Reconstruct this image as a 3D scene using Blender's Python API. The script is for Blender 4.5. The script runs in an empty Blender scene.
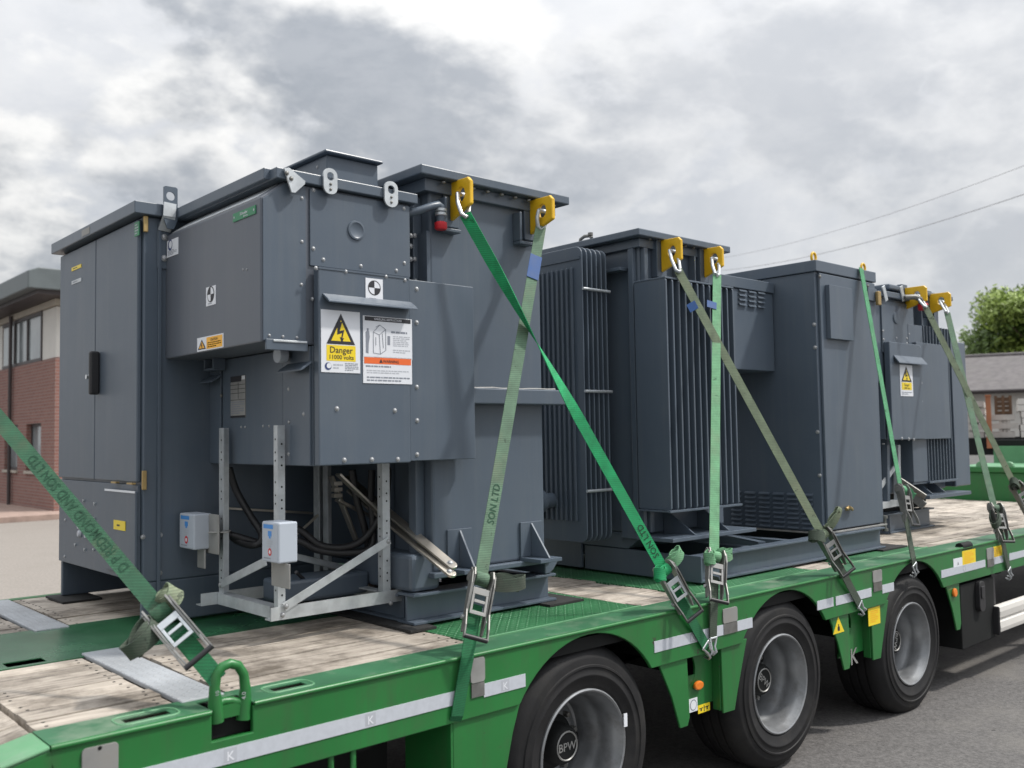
import bpy, bmesh, math, random
from mathutils import Vector as V, Matrix
random.seed(7)
SC = bpy.context.scene
COL = SC.collection
R = math.radians
# ------------------------------------------------------------------ camera
FPX = 940.77; PAN, PIT, ROL = R(42.0636), R(3.1238), R(0.95387)
CAMP = V((0, 0, 1.75))
_f = V((math.sin(PAN)*math.cos(PIT), math.cos(PAN)*math.cos(PIT), math.sin(PIT)))
_r = V((math.cos(PAN), -math.sin(PAN), 0)); _d = _f.cross(_r)
RIGHT = _r*math.cos(ROL) + _d*math.sin(ROL); DOWN = -_r*math.sin(ROL) + _d*math.cos(ROL); FWD = _f
cd = bpy.data.cameras.new('camera'); cam = bpy.data.objects.new('camera', cd); COL.objects.link(cam)
cam.matrix_world = Matrix.Translation(CAMP) @ Matrix((RIGHT, -DOWN, -FWD)).transposed().to_4x4()
cd.sensor_width = 36.0; cd.lens = FPX*36/1024; cd.clip_start = 0.05; cd.clip_end = 2000
cd.dof.use_dof = True; cd.dof.focus_distance = 4.9; cd.dof.aperture_fstop = (cd.lens/1000)/0.012
SC.camera = cam
# ------------------------------------------------------------------ light
SUN = V((0.80, -0.62, 1.35)).normalized()
sun_el = math.asin(SUN.z); sun_az = math.atan2(SUN.x, SUN.y)
sl = bpy.data.lights.new('sun', 'SUN'); sl.energy = 3.0; sl.angle = R(3.5); sl.color = (1, .95, .88)
so = bpy.data.objects.new('sun', sl); COL.objects.link(so); so.rotation_euler = (-SUN).to_track_quat('-Z', 'Y').to_euler()
W = bpy.data.worlds.new('World'); SC.world = W; W.use_nodes = True
def build_world():
    nt = W.node_tree; nt.nodes.clear(); N = nt.nodes.new; L = nt.links.new
    out = N('ShaderNodeOutputWorld'); bg = N('ShaderNodeBackground'); L(bg.outputs[0], out.inputs[0])
    bg.inputs[1].default_value = 0.1
    sky = N('ShaderNodeTexSky'); sky.sky_type = 'NISHITA'; sky.sun_disc = False
    sky.sun_elevation = sun_el; sky.sun_rotation = sun_az
    tc = N('ShaderNodeTexCoord'); sep = N('ShaderNodeSeparateXYZ'); L(tc.outputs['Generated'], sep.inputs[0])
    def mt(op, a, b=None, c=None):
        n = N('ShaderNodeMath'); n.operation = op
        for i, v in enumerate((a, b, c)):
            if v is None: continue
            if isinstance(v, (int, float)): n.inputs[i].default_value = v
            else: L(v, n.inputs[i])
        return n.outputs[0]
    def sstep(v, a, b):
        m = N('ShaderNodeMapRange'); m.interpolation_type = 'SMOOTHSTEP'; L(v, m.inputs[0]); m.inputs[1].default_value = a; m.inputs[2].default_value = b
        return m.outputs[0]
    def mix(f, a, b):
        m = N('ShaderNodeMixRGB')
        for i, v in ((0, f), (1, a), (2, b)):
            if isinstance(v, tuple): m.inputs[i].default_value = (*v, 1)
            elif isinstance(v, (int, float)): m.inputs[i].default_value = v
            else: L(v, m.inputs[i])
        return m.outputs[0]
    z = mt('MAXIMUM', sep.outputs[2], 0.0); zz = mt('ADD', z, 0.75)
    comb = N('ShaderNodeCombineXYZ'); L(mt('DIVIDE', sep.outputs[0], zz), comb.inputs[0]); L(mt('DIVIDE', sep.outputs[1], zz), comb.inputs[1]); L(mt('MULTIPLY', sep.outputs[2], 1.25), comb.inputs[2])
    def place(loc, sh=0.0):
        m = N('ShaderNodeMapping'); L(comb.outputs[0], m.inputs[0]); m.inputs['Location'].default_value = (loc[0]+sh*.5, loc[1]-sh*.3, loc[0]*.37+sh-.14); return m.outputs[0]
    def noise(scale, detail, rough, dist, loc, lac=2.05, sh=0.0):
        n = N('ShaderNodeTexNoise'); n.inputs['Scale'].default_value = scale; n.inputs['Detail'].default_value = detail
        n.inputs['Roughness'].default_value = rough; n.inputs['Distortion'].default_value = dist; n.inputs['Lacunarity'].default_value = lac
        L(place(loc, sh), n.inputs['Vector']); return n.outputs[0]
    def puff(scale, detail, loc, sh=0.0):      # billows: folded noise, creases between rounded heads
        n = noise(scale, detail, 0.5, 0.0, loc, 2.1, sh)
        return mt('ABSOLUTE', mt('MULTIPLY_ADD', n, 2.0, -1.0))
    dirn = mt('SUBTRACT', sep.outputs[1], sep.outputs[0])      # +: left of the photograph, -: right
    left = sstep(dirn, -0.30, 0.40)
    S0 = SEED
    def dens(sh, det):
        a = noise(1.75, det, 0.60, 0.10, S0, sh=sh); b = puff(4.6, min(det, 7), (S0[0]+3, S0[1]), sh)
        return mt('ADD', a, mt('MULTIPLY', mt('SUBTRACT', b, .16), .46))
    d0 = dens(0.0, 11); d1 = dens(0.06, 7)                    # the same field a step towards the light: lit rims, grey bellies
    mass = sstep(d0, 0.44, 0.53); core = sstep(d1, 0.44, 0.62)
    veil = noise(1.6, 8, 0.6, 0.5, (S0[0]+5.2, S0[1]+2.7)); wisp = noise(6.0, 10, 0.66, 0.2, (S0[0]+1.2, S0[1]+8.7))
    base = mix(sstep(veil, 0.34, 0.66), (5.3, 5.55, 5.95), (7.1, 7.2, 7.4))
    base = mix(mt('MULTIPLY', sstep(wisp, 0.42, 0.68), 0.45), base, (8.0, 8.0, 8.0))
    cloud = mix(core, (9.1, 9.0, 8.75), (3.3, 3.55, 3.9))
    cloud = mix(mt('MULTIPLY', sstep(wisp, 0.44, 0.62), 0.30), cloud, (5.6, 5.75, 6.0))
    amt = mt('MULTIPLY', mass, mt('MULTIPLY_ADD', left, 0.55, 0.40))
    clouds = mix(amt, base, cloud)
    col = mix(0.93, sky.outputs[0], clouds)
    # an overcast sky is brighter overhead and round the veiled sun than at the horizon
    up = mt('MULTIPLY_ADD', mt('POWER', z, 2.4), 2.0, 1.0)
    dt = N('ShaderNodeVectorMath'); dt.operation = 'DOT_PRODUCT'; L(tc.outputs['Generated'], dt.inputs[0]); dt.inputs[1].default_value = SUN
    glow = mt('MULTIPLY', mt('POWER', mt('MAXIMUM', dt.outputs['Value'], 0.0), 18), 3.5)
    sc = N('ShaderNodeVectorMath'); sc.operation = 'SCALE'; L(col, sc.inputs[0]); L(mt('ADD', up, glow), sc.inputs['Scale'])
    L(sc.outputs[0], bg.inputs[0])
SEED = (8.8, 55.3)
build_world()
vs = SC.view_settings; vs.view_transform = 'Standard'; vs.look = 'None'; vs.exposure = 0.10; vs.gamma = 1.0; vs.use_curve_mapping = False
SC.cycles.max_bounces = 6
# ------------------------------------------------------------------ geometry helpers
def ray(px, py): return RIGHT*((px-512)/FPX) + DOWN*((py-384)/FPX) + FWD
def P(px, py, ax, val):
    v = ray(px, py); return CAMP + v*((val-CAMP[ax])/v[ax])
def depth_pt(px, py, t): return CAMP + ray(px, py)*t
class MB:
    def __init__(s): s.v = []; s.f = []; s.m = []; s.mats = []; s.cur = 0
    def mat(s, m):
        if m not in s.mats: s.mats.append(m)
        s.cur = s.mats.index(m); return s
    def add(s, vs_, fs):
        b = len(s.v); s.v += [V(p) for p in vs_]; s.f += [tuple(i+b for i in f) for f in fs]; s.m += [s.cur]*len(fs); return s
    def box(s, x0, x1, y0, y1, z0, z1):
        return s.add([(x0,y0,z0),(x1,y0,z0),(x1,y1,z0),(x0,y1,z0),(x0,y0,z1),(x1,y0,z1),(x1,y1,z1),(x0,y1,z1)],
            [(0,3,2,1),(4,5,6,7),(0,1,5,4),(1,2,6,5),(2,3,7,6),(3,0,4,7)])
    def obox(s, o, u, v, n, u0, u1, v0, v1, n0, n1):
        p = lambda a, b, c: V(o)+u*a+v*b+n*c
        q = [p(u0,v0,n0),p(u1,v0,n0),p(u1,v1,n0),p(u0,v1,n0),p(u0,v0,n1),p(u1,v0,n1),p(u1,v1,n1),p(u0,v1,n1)]
        fs = [(0,3,2,1),(4,5,6,7),(0,1,5,4),(1,2,6,5),(2,3,7,6),(3,0,4,7)]
        if u.cross(v).dot(n) < 0: fs = [f[::-1] for f in fs]
        return s.add(q, fs)
    def bar(s, a, b, w, h, up=(0,0,1), ext=0):
        a, b = V(a), V(b); d = (b-a); l = d.length; d.normalize(); up = V(up)
        if abs(d.dot(up)) > .98: up = V((1,0,0))
        x = d.cross(up).normalized(); y = x.cross(d)
        return s.obox(a, d, x, y, -ext, l+ext, -w/2, w/2, -h/2, h/2)
    def prism(s, poly, o, u, v, n, n0, n1):
        k = len(poly); a = [V(o)+u*x+v*y+n*n0 for x, y in poly]; b = [V(o)+u*x+v*y+n*n1 for x, y in poly]
        area = sum(poly[i][0]*poly[(i+1)%k][1]-poly[(i+1)%k][0]*poly[i][1] for i in range(k))
        fs = [tuple(range(k))[::-1], tuple(range(k, 2*k))] + [(i, (i+1)%k, k+(i+1)%k, k+i) for i in range(k)]
        if (area < 0) != (u.cross(v).dot(n) < 0): fs = [f[::-1] for f in fs]
        return s.add(a+b, fs)
    def plate_hole(s, outer, hole, o, u, v, n, n0, n1):
        # outer and hole: same number of points, walked the same way
        k = len(outer); vs_ = []
        for h in (n0, n1):
            for ring in (outer, hole): vs_ += [V(o)+u*x+v*y+n*h for x, y in ring]
        fs = []
        for i in range(k):
            j = (i+1) % k
            fs += [(i, k+i, k+j, j), (2*k+i, 2*k+j, 3*k+j, 3*k+i), (i, j, 2*k+j, 2*k+i), (k+i, 3*k+i, 3*k+j, k+j)]
        return s.add(vs_, fs)
    def tube(s, pts, r, seg=8, caps=True):
        pts = [V(p) for p in pts]; n = len(pts); rs = r if isinstance(r, (list, tuple)) else [r]*n
        t0 = (pts[1]-pts[0]).normalized(); x = t0.orthogonal().normalized(); vs_ = []; 
        for i, p in enumerate(pts):
            t = (pts[min(i+1, n-1)]-pts[max(i-1, 0)]).normalized()
            x = (x - t*x.dot(t)).normalized(); y = t.cross(x)
            vs_ += [p + (x*math.cos(a)+y*math.sin(a))*rs[i] for a in [2*math.pi*k/seg for k in range(seg)]]
        fs = [(i*seg+k, i*seg+(k+1)%seg, (i+1)*seg+(k+1)%seg, (i+1)*seg+k) for i in range(n-1) for k in range(seg)]
        if caps: fs += [tuple(range(seg))[::-1], tuple(range((n-1)*seg, n*seg))]
        return s.add(vs_, fs)
    def lathe(s, prof, o, ax, seg=48, a0=0, a1=2*math.pi, caps=False):
        # prof: (radius, distance along ax)
        ax = V(ax).normalized(); x = ax.orthogonal().normalized(); y = ax.cross(x); k = len(prof); vs_ = []
        for j in range(seg):
            a = 2*math.pi*j/seg; d = x*math.cos(a)+y*math.sin(a)
            vs_ += [V(o)+ax*h+d*rr for rr, h in prof]
        fs = [(j*k+i, j*k+i+1, ((j+1)%seg)*k+i+1, ((j+1)%seg)*k+i) for j in range(seg) for i in range(k-1)]
        return s.add(vs_, fs)
    def ribbon(s, pts, wdirs, w, th):
        n = len(pts); vs_ = []
        for i in range(n):
            t = (V(pts[min(i+1,n-1)])-V(pts[max(i-1,0)])).normalized(); wd = V(wdirs[i]); wd = (wd - t*wd.dot(t)).normalized()
            nn = t.cross(wd)
            for a, b in ((-1,-1),(1,-1),(1,1),(-1,1)): vs_.append(V(pts[i])+wd*(a*w/2)+nn*(b*th/2))
        fs = [(i*4+k, i*4+(k+1)%4, i*4+4+(k+1)%4, i*4+4+k) for i in range(n-1) for k in range(4)] + [(3,2,1,0), tuple(range(n*4-4, n*4))]
        return s.add(vs_, fs)
    def text(s, txt, o, u, v, n, size, h=0.0, align='CENTER', wide=1.0, maxw=None):
        c = bpy.data.curves.new('t', 'FONT'); c.body = txt; c.align_x = align; c.size = size; c.resolution_u = 2; c.offset = .010*size
        ob = bpy.data.objects.new('t', c); COL.objects.link(ob)
        dg = bpy.context.evaluated_depsgraph_get(); me = bpy.data.meshes.new_from_object(ob.evaluated_get(dg))
        if maxw and len(me.vertices):
            xs = [p.co.x for p in me.vertices]; wd = max(xs)-min(xs)
            if wd > maxw: wide *= maxw/wd
        s.add([V(o)+u*(p.co.x*wide)+v*p.co.y+n*h for p in me.vertices], [tuple(q.vertices) for q in me.polygons])
        bpy.data.objects.remove(ob); bpy.data.curves.remove(c); bpy.data.meshes.remove(me); return s
    def build(s, name, m=None, parent=None, bevel=0, smooth=False, label=None, seg=2):
        me = bpy.data.meshes.new(name); off = parent_loc(parent)
        me.from_pydata([p-off for p in s.v], [], s.f)
        if s.mats:
            for k in s.mats: me.materials.append(k)
            me.polygons.foreach_set('material_index', s.m)
        else: me.materials.append(m)
        bm = bmesh.new(); bm.from_mesh(me); bmesh.ops.recalc_face_normals(bm, faces=bm.faces); bm.to_mesh(me); bm.free()
        if smooth: 
            for p in me.polygons: p.use_smooth = True
            me.set_sharp_from_angle(angle=R(smooth if smooth > 1 else 40))
        o = bpy.data.objects.new(name, me); COL.objects.link(o)
        if parent is not None: o.parent = parent
        if bevel:
            b = o.modifiers.new('bevel', 'BEVEL'); b.width = bevel; b.segments = seg; b.limit_method = 'ANGLE'; b.angle_limit = R(50); b.harden_normals = False
        if label: o['label'] = label
        return o
def parent_loc(p):
    t = V((0,0,0))
    while p is not None: t += p.location; p = p.parent
    return t
def thing(name, label, cat, loc, group=None):
    o = bpy.data.objects.new(name, None); COL.objects.link(o); o.location = loc; o.empty_display_size = .1
    o['label'] = label; o['category'] = cat
    if group: o['group'] = group
    return o
def tag(o, label, cat, group=None):
    o['label'] = label; o['category'] = cat
    if group: o['group'] = group
    return o
def copy_part(o, parent, shift=(0,0,0)):
    c = o.copy(); COL.objects.link(c); c.parent = parent; c.location = o.location + V(shift); return c
X, Y, Z = V((1,0,0)), V((0,1,0)), V((0,0,1))
def rrect(w, h, r, k=4, cx=0, cy=0):
    out = []
    for sx, sy, a in ((1,1,0),(-1,1,90),(-1,-1,180),(1,-1,270)):
        for i in range(k+1):
            t = R(a+90*i/k); out.append((cx+sx*(w/2-r)+r*math.cos(t), cy+sy*(h/2-r)+r*math.sin(t)))
    return out
def circ(r, n, cx=0, cy=0, a0=0): return [(cx+r*math.cos(a0+2*math.pi*i/n), cy+r*math.sin(a0+2*math.pi*i/n)) for i in range(n)]
# ------------------------------------------------------------------ materials
def pmat(name, base, rough=.5, metal=0, var=.12, vscale=3, bump=0, bscale=60, dirt=None, dscale=1.5, damt=.5, spec=.5, stretch=None, coat=0, streak=None, chips=None, wavy=0):
    m = bpy.data.materials.new(name); m.use_nodes = True; nt = m.node_tree; N = nt.nodes.new; L = nt.links.new
    b = nt.nodes['Principled BSDF']; b.inputs['Roughness'].default_value = rough; b.inputs['Metallic'].default_value = metal
    b.inputs['Specular IOR Level'].default_value = spec; b.inputs['Coat Weight'].default_value = coat
    tc = N('ShaderNodeTexCoord'); vec = tc.outputs['Object']
    if stretch:
        mp = N('ShaderNodeMapping'); mp.inputs['Scale'].default_value = stretch; L(vec, mp.inputs[0]); vec = mp.outputs[0]
    n = N('ShaderNodeTexNoise'); n.inputs['Scale'].default_value = vscale; n.inputs['Detail'].default_value = 6; n.inputs['Roughness'].default_value = .6; L(vec, n.inputs['Vector'])
    r = N('ShaderNodeValToRGB'); e = r.color_ramp.elements
    e[0].position = .3; e[0].color = (*[c*(1-var) for c in base], 1); e[1].position = .7; e[1].color = (*[min(1, c*(1+var)) for c in base], 1)
    L(n.outputs[0], r.inputs[0]); col = r.outputs[0]
    if dirt:
        n2 = N('ShaderNodeTexNoise'); n2.inputs['Scale'].default_value = dscale; n2.inputs['Detail'].default_value = 9; n2.inputs['Roughness'].default_value = .7; L(vec, n2.inputs['Vector'])
        r2 = N('ShaderNodeValToRGB'); r2.color_ramp.elements[0].position = .5; r2.color_ramp.elements[1].position = .72; r2.color_ramp.elements[1].color = (damt,)*3+(1,)
        L(n2.outputs[0], r2.inputs[0]); mx = N('ShaderNodeMixRGB'); L(r2.outputs[0], mx.inputs[0]); L(col, mx.inputs[1]); mx.inputs[2].default_value = (*dirt, 1); col = mx.outputs[0]
    def over(fac, c):
        nonlocal col
        mx = N('ShaderNodeMixRGB'); L(fac, mx.inputs[0]); L(col, mx.inputs[1]); mx.inputs[2].default_value = (*c, 1); col = mx.outputs[0]
    def field(scale, det, lo, hi, amt, st=None):
        q = N('ShaderNodeTexNoise'); q.inputs['Scale'].default_value = scale; q.inputs['Detail'].default_value = det; q.inputs['Roughness'].default_value = .65
        if st: mp = N('ShaderNodeMapping'); mp.inputs['Scale'].default_value = st; L(tc.outputs['Object'], mp.inputs[0]); L(mp.outputs[0], q.inputs['Vector'])
        else: L(tc.outputs['Object'], q.inputs['Vector'])
        m_ = N('ShaderNodeMapRange'); m_.inputs[1].default_value = lo; m_.inputs[2].default_value = hi; m_.inputs[4].default_value = amt; L(q.outputs[0], m_.inputs[0]); return m_.outputs[0]
    if streak: over(field(1.0, 8, .48, .74, streak[1], (16, 16, .9)), streak[0])
    if chips: over(field(chips[1], 10, chips[2], chips[2]+.015, .9), chips[0])
    L(col, b.inputs['Base Color'])
    rr = N('ShaderNodeMath'); rr.operation = 'MULTIPLY_ADD'; L(n.outputs[0], rr.inputs[0]); rr.inputs[1].default_value = .2; rr.inputs[2].default_value = rough-.1; L(rr.outputs[0], b.inputs['Roughness'])
    if wavy:
        n4 = N('ShaderNodeTexNoise'); n4.inputs['Scale'].default_value = 2.2; n4.inputs['Detail'].default_value = 2; L(tc.outputs['Object'], n4.inputs['Vector'])
        bw = N('ShaderNodeBump'); bw.inputs['Strength'].default_value = wavy; bw.inputs['Distance'].default_value = .05; L(n4.outputs[0], bw.inputs['Height']); L(bw.outputs[0], b.inputs['Normal'])
    if bump:
        n3 = N('ShaderNodeTexNoise'); n3.inputs['Scale'].default_value = bscale; n3.inputs['Detail'].default_value = 4; L(vec, n3.inputs['Vector'])
        bp = N('ShaderNodeBump'); bp.inputs['Strength'].default_value = bump; bp.inputs['Distance'].default_value = .004; L(n3.outputs[0], bp.inputs['Height']); L(bp.outputs[0], b.inputs['Normal'])
        if wavy: L(bw.outputs[0], bp.inputs['Normal'])
    return m
M = {}
M['paint'] = pmat('slate_paint', (.081,.105,.136), .36, 0, .07, 1.3, .06, 140, (.12,.14,.16), 2.2, .25, streak=((.15,.165,.175), .22), wavy=.12)
M['paint_tex'] = pmat('slate_paint_textured', (.080,.103,.133), .42, 0, .06, 2, .25, 260, (.12,.14,.16), 2.2, .25, streak=((.15,.165,.175), .25), wavy=.10)
M['paint_warm_lit'] = pmat('slate_paint_warm_lit', (.092,.105,.128), .38, 0, .06, 1.3, .05, 140, (.13,.14,.155), 2, .22, streak=((.16,.165,.17), .2), wavy=.12)  # same slate paint, warm light on the side face mixed into the colour
M['green'] = pmat('trailer_green', (.017,.150,.034), .36, 0, .14, 2.0, .03, 90, (.05,.105,.045), 5, .45, streak=((.05,.075,.04), .36), chips=((.05,.042,.032), 12, .668), wavy=.08)
M['green_worn'] = pmat('trailer_green_worn', (.032,.125,.058), .5, 0, .25, 3.0, .08, 60, (.22,.27,.20), 3.2, .75, chips=((.045,.042,.035), 14, .66))
M['green_pale'] = pmat('trailer_green_pale', (.10,.26,.13), .55, 0, .2, 3.0, .05, 60, (.25,.3,.24), 2.4, .5)
M['green_gloss'] = pmat('deck_green_gloss', (.026,.125,.052), .25, 0, .25, 3.0, .06, 40, (.10,.21,.13), 1.6, .55)  # base lightened to stand in for sky sheen, besides the low roughness
M['galv'] = pmat('galvanised_steel', (.50,.53,.55), .48, .55, .18, 14, .05, 80, (.62,.64,.64), 9, .5)
M['steel'] = pmat('bright_steel', (.62,.63,.64), .3, .9, .1, 20)
M['dullsteel'] = pmat('dull_steel', (.20,.20,.19), .5, .6, .3, 12, .1, 60, (.13,.11,.09), 8, .6)
M['alu'] = pmat('aluminium_bar', (.50,.47,.42), .34, .9, .15, 10, .03, 60, (.36,.31,.24), 5, .5)
M['brass'] = pmat('brass', (.45,.32,.14), .4, .7, .1, 12)
M['black'] = pmat('black_plastic', (.018,.018,.02), .45, 0, .2, 8)
M['cable'] = pmat('cable_black', (.016,.016,.018), .5, 0, .2, 8)
M['rubber'] = pmat('tyre_rubber', (.012,.012,.013), .66, 0, .3, 9, .15, 140, (.032,.030,.027), 4, .6, spec=.3)
M['mat'] = pmat('rubber_mat', (.02,.02,.02), .9, 0, .3, 30, .5, 90)
M['chassis'] = pmat('chassis_dark', (.010,.011,.011), .75, 0, .3, 5, spec=.25)
M['rim'] = pmat('wheel_rim', (.27,.28,.29), .40, .6, .2, 6, .02, 60, (.10,.09,.08), 5, .7)
M['bolt'] = pmat('bolt_zinc', (.36,.37,.38), .5, .6, .15, 30)
M['yellow'] = pmat('lug_yellow', (.70,.42,.012), .42, 0, .1, 8, .05, 80, (.4,.22,.01), 10, .4)
M['stk_yellow'] = pmat('sticker_yellow', (.80,.60,.02), .4, 0, .03)
M['stk_orange'] = pmat('sticker_orange', (.85,.42,.02), .4, 0, .03)
M['stk_red'] = pmat('sticker_red', (.75,.14,.03), .4, 0, .03)
M['white'] = pmat('sticker_white', (.70,.72,.76), .4, 0, .03)
M['refl'] = pmat('reflective_tape', (.52,.55,.60), .35, .1, .06, 40)
M['print'] = pmat('print_black', (.02,.02,.025), .5, 0, .05)
M['print_grey'] = pmat('print_grey', (.22,.24,.28), .5, 0, .05)
M['print_pale'] = pmat('print_pale', (.42,.44,.48), .5, 0, .05)
M['print_blue'] = pmat('print_blue', (.03,.05,.16), .5, 0, .05)
M['badge'] = pmat('badge_green', (.01,.20,.075), .35, 0, .05)
M['ltgrey'] = pmat('grey_plastic', (.42,.46,.52), .45, 0, .04)
M['ltblue'] = pmat('print_sky_blue', (.06,.25,.62), .45, 0, .05)
M['red'] = pmat('red_plastic', (.55,.02,.03), .4, 0, .05)
M['blue_tag'] = pmat('blue_label', (.010,.065,.22), .65, 0, .12, 20)
M['amber'] = pmat('amber_lens', (.75,.20,.02), .2, 0, .1, 30)
M['plategrey'] = pmat('grey_bracket', (.30,.30,.29), .5, .3, .15, 10, .05, 50, (.2,.18,.15), 5, .5)
def web(name, c, dirt):
    m = pmat(name, c, .8, 0, .25, 14, .6, 420, dirt, 6, .75, chips=(tuple(q*.45 for q in c), 18, .64)); nt = m.node_tree; N = nt.nodes.new; L = nt.links.new
    b = nt.nodes['Principled BSDF']; src = b.inputs['Base Color'].links[0].from_socket
    tc = N('ShaderNodeTexCoord'); w = N('ShaderNodeTexWave'); w.inputs['Scale'].default_value = 34; w.inputs['Distortion'].default_value = .6; w.inputs['Detail'].default_value = 2
    w.bands_direction = 'Z'; L(tc.outputs['Object'], w.inputs['Vector'])
    mx = N('ShaderNodeMixRGB'); mx.blend_type = 'MULTIPLY'; mx.inputs[0].default_value = .28; L(src, mx.inputs[1]); L(w.outputs[0], mx.inputs[2]); L(mx.outputs[0], b.inputs['Base Color'])
    return m
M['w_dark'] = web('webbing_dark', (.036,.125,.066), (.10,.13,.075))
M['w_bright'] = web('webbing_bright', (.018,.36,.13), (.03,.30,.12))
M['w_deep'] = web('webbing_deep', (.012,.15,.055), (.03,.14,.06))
M['w_sage'] = web('webbing_sage', (.115,.20,.13), (.17,.20,.13))
M['w_olive'] = web('webbing_olive', (.19,.24,.155), (.24,.25,.16))
M['w_mint'] = web('webbing_mint', (.15,.36,.19), (.22,.34,.20))
M['w_mid'] = web('webbing_mid', (.09,.33,.16), (.14,.28,.16))
M['w_grimy'] = web('webbing_grimy', (.06,.085,.06), (.10,.10,.08))
def wood_mat():
    m = bpy.data.materials.new('weathered_planks'); m.use_nodes = True; nt = m.node_tree; N = nt.nodes.new; L = nt.links.new
    b = nt.nodes['Principled BSDF']; b.inputs['Roughness'].default_value = .82
    tc = N('ShaderNodeTexCoord'); g = N('ShaderNodeNewGeometry')
    off = N('ShaderNodeVectorMath'); off.operation = 'ADD'; sc = N('ShaderNodeVectorMath'); sc.operation = 'SCALE'; sc.inputs[0].default_value = (13, 7, 3); L(g.outputs['Random Per Island'], sc.inputs['Scale'])
    L(tc.outputs['Object'], off.inputs[0]); L(sc.outputs[0], off.inputs[1])
    mp = N('ShaderNodeMapping'); mp.inputs['Scale'].default_value = (2.2, 26, 26); L(off.outputs[0], mp.inputs[0])
    n1 = N('ShaderNodeTexNoise'); n1.inputs['Scale'].default_value = 1.6; n1.inputs['Detail'].default_value = 8; n1.inputs['Roughness'].default_value = .65; n1.inputs['Distortion'].default_value = .4; L(mp.outputs[0], n1.inputs['Vector'])
    r = N('ShaderNodeValToRGB'); e = r.color_ramp.elements; e[0].position = .28; e[0].color = (.085,.072,.060,1); e[1].position = .66; e[1].color = (.46,.41,.35,1); k = e.new(.45); k.color = (.35,.308,.26,1); L(n1.outputs[0], r.inputs[0])
    n2 = N('ShaderNodeTexNoise'); n2.inputs['Scale'].default_value = 3.2; n2.inputs['Detail'].default_value = 8; n2.inputs['Roughness'].default_value = .7; L(tc.outputs['Object'], n2.inputs['Vector'])
    r2 = N('ShaderNodeValToRGB'); r2.color_ramp.elements[0].position = .33; r2.color_ramp.elements[0].color = (.24,.22,.195,1); r2.color_ramp.elements[1].position = .55; r2.color_ramp.elements[1].color = (1,1,1,1); L(n2.outputs[0], r2.inputs[0])
    mx = N('ShaderNodeMixRGB'); mx.blend_type = 'MULTIPLY'; mx.inputs[0].default_value = .95; L(r.outputs[0], mx.inputs[1]); L(r2.outputs[0], mx.inputs[2])
    br = N('ShaderNodeMath'); br.operation = 'MULTIPLY_ADD'; L(g.outputs['Random Per Island'], br.inputs[0]); br.inputs[1].default_value = .45; br.inputs[2].default_value = .80
    s2 = N('ShaderNodeVectorMath'); s2.operation = 'SCALE'; L(mx.outputs[0], s2.inputs[0]); L(br.outputs[0], s2.inputs['Scale']); L(s2.outputs[0], b.inputs['Base Color'])
    bp = N('ShaderNodeBump'); bp.inputs['Strength'].default_value = .9; bp.inputs['Distance'].default_value = .006; L(n1.outputs[0], bp.inputs['Height']); L(bp.outputs[0], b.inputs['Normal'])
    return m
M['wood'] = wood_mat()
def tread_mat(name, base, worn, scale=26):
    m = pmat(name, base, .5, 0, .22, 4, 0, 60); nt = m.node_tree; N = nt.nodes.new; L = nt.links.new; b = nt.nodes['Principled BSDF']
    src = b.inputs['Base Color'].links[0].from_socket
    def mt(op, a, b_=None, c=None):
        n = N('ShaderNodeMath'); n.operation = op
        for i, q in enumerate((a, b_, c)):
            if q is None: continue
            if isinstance(q, (int, float)): n.inputs[i].default_value = q
            else: L(q, n.inputs[i])
        return n.outputs[0]
    tc = N('ShaderNodeTexCoord'); sp = N('ShaderNodeSeparateXYZ'); L(tc.outputs['Object'], sp.inputs[0])
    x = mt('MULTIPLY', sp.outputs[0], scale); y = mt('MULTIPLY', sp.outputs[1], scale)
    par = mt('FLOORED_MODULO', mt('ADD', mt('FLOOR', x), mt('FLOOR', y)), 2)
    dx = mt('SUBTRACT', mt('FRACT', x), .5); dy = mt('SUBTRACT', mt('FRACT', y), .5)
    a = mt('ADD', dx, dy); c = mt('SUBTRACT', dx, dy); ip = mt('SUBTRACT', 1, par)
    al = mt('ADD', mt('MULTIPLY', a, par), mt('MULTIPLY', c, ip)); ac = mt('ADD', mt('MULTIPLY', c, par), mt('MULTIPLY', a, ip))
    d = mt('ADD', mt('POWER', mt('ABSOLUTE', mt('DIVIDE', al, .62)), 2), mt('POWER', mt('ABSOLUTE', mt('DIVIDE', ac, .22)), 2))
    h = mt('MAXIMUM', mt('SUBTRACT', 1, d), 0); h = mt('MINIMUM', mt('MULTIPLY', h, 1.6), 1)
    n2 = N('ShaderNodeTexNoise'); n2.inputs['Scale'].default_value = 3; n2.inputs['Detail'].default_value = 8; L(tc.outputs['Object'], n2.inputs['Vector'])
    wear = mt('MULTIPLY', h, mt('MINIMUM', mt('MAXIMUM', mt('MULTIPLY_ADD', n2.outputs[0], 3.2, -1.1), 0), .8))
    mx = N('ShaderNodeMixRGB'); L(wear, mx.inputs[0]); L(src, mx.inputs[1]); mx.inputs[2].default_value = (*worn, 1); L(mx.outputs[0], b.inputs['Base Color'])
    bp = N('ShaderNodeBump'); bp.inputs['Strength'].default_value = .8; bp.inputs['Distance'].default_value = .006; L(h, bp.inputs['Height']); L(bp.outputs[0], b.inputs['Normal'])
    return m
M['tread'] = tread_mat('green_tread_plate', (.020,.120,.042), (.20,.40,.24), 33)
M['tread_grey'] = tread_mat('galvanised_tread', (.36,.38,.40), (.50,.51,.52), 34)
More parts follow.
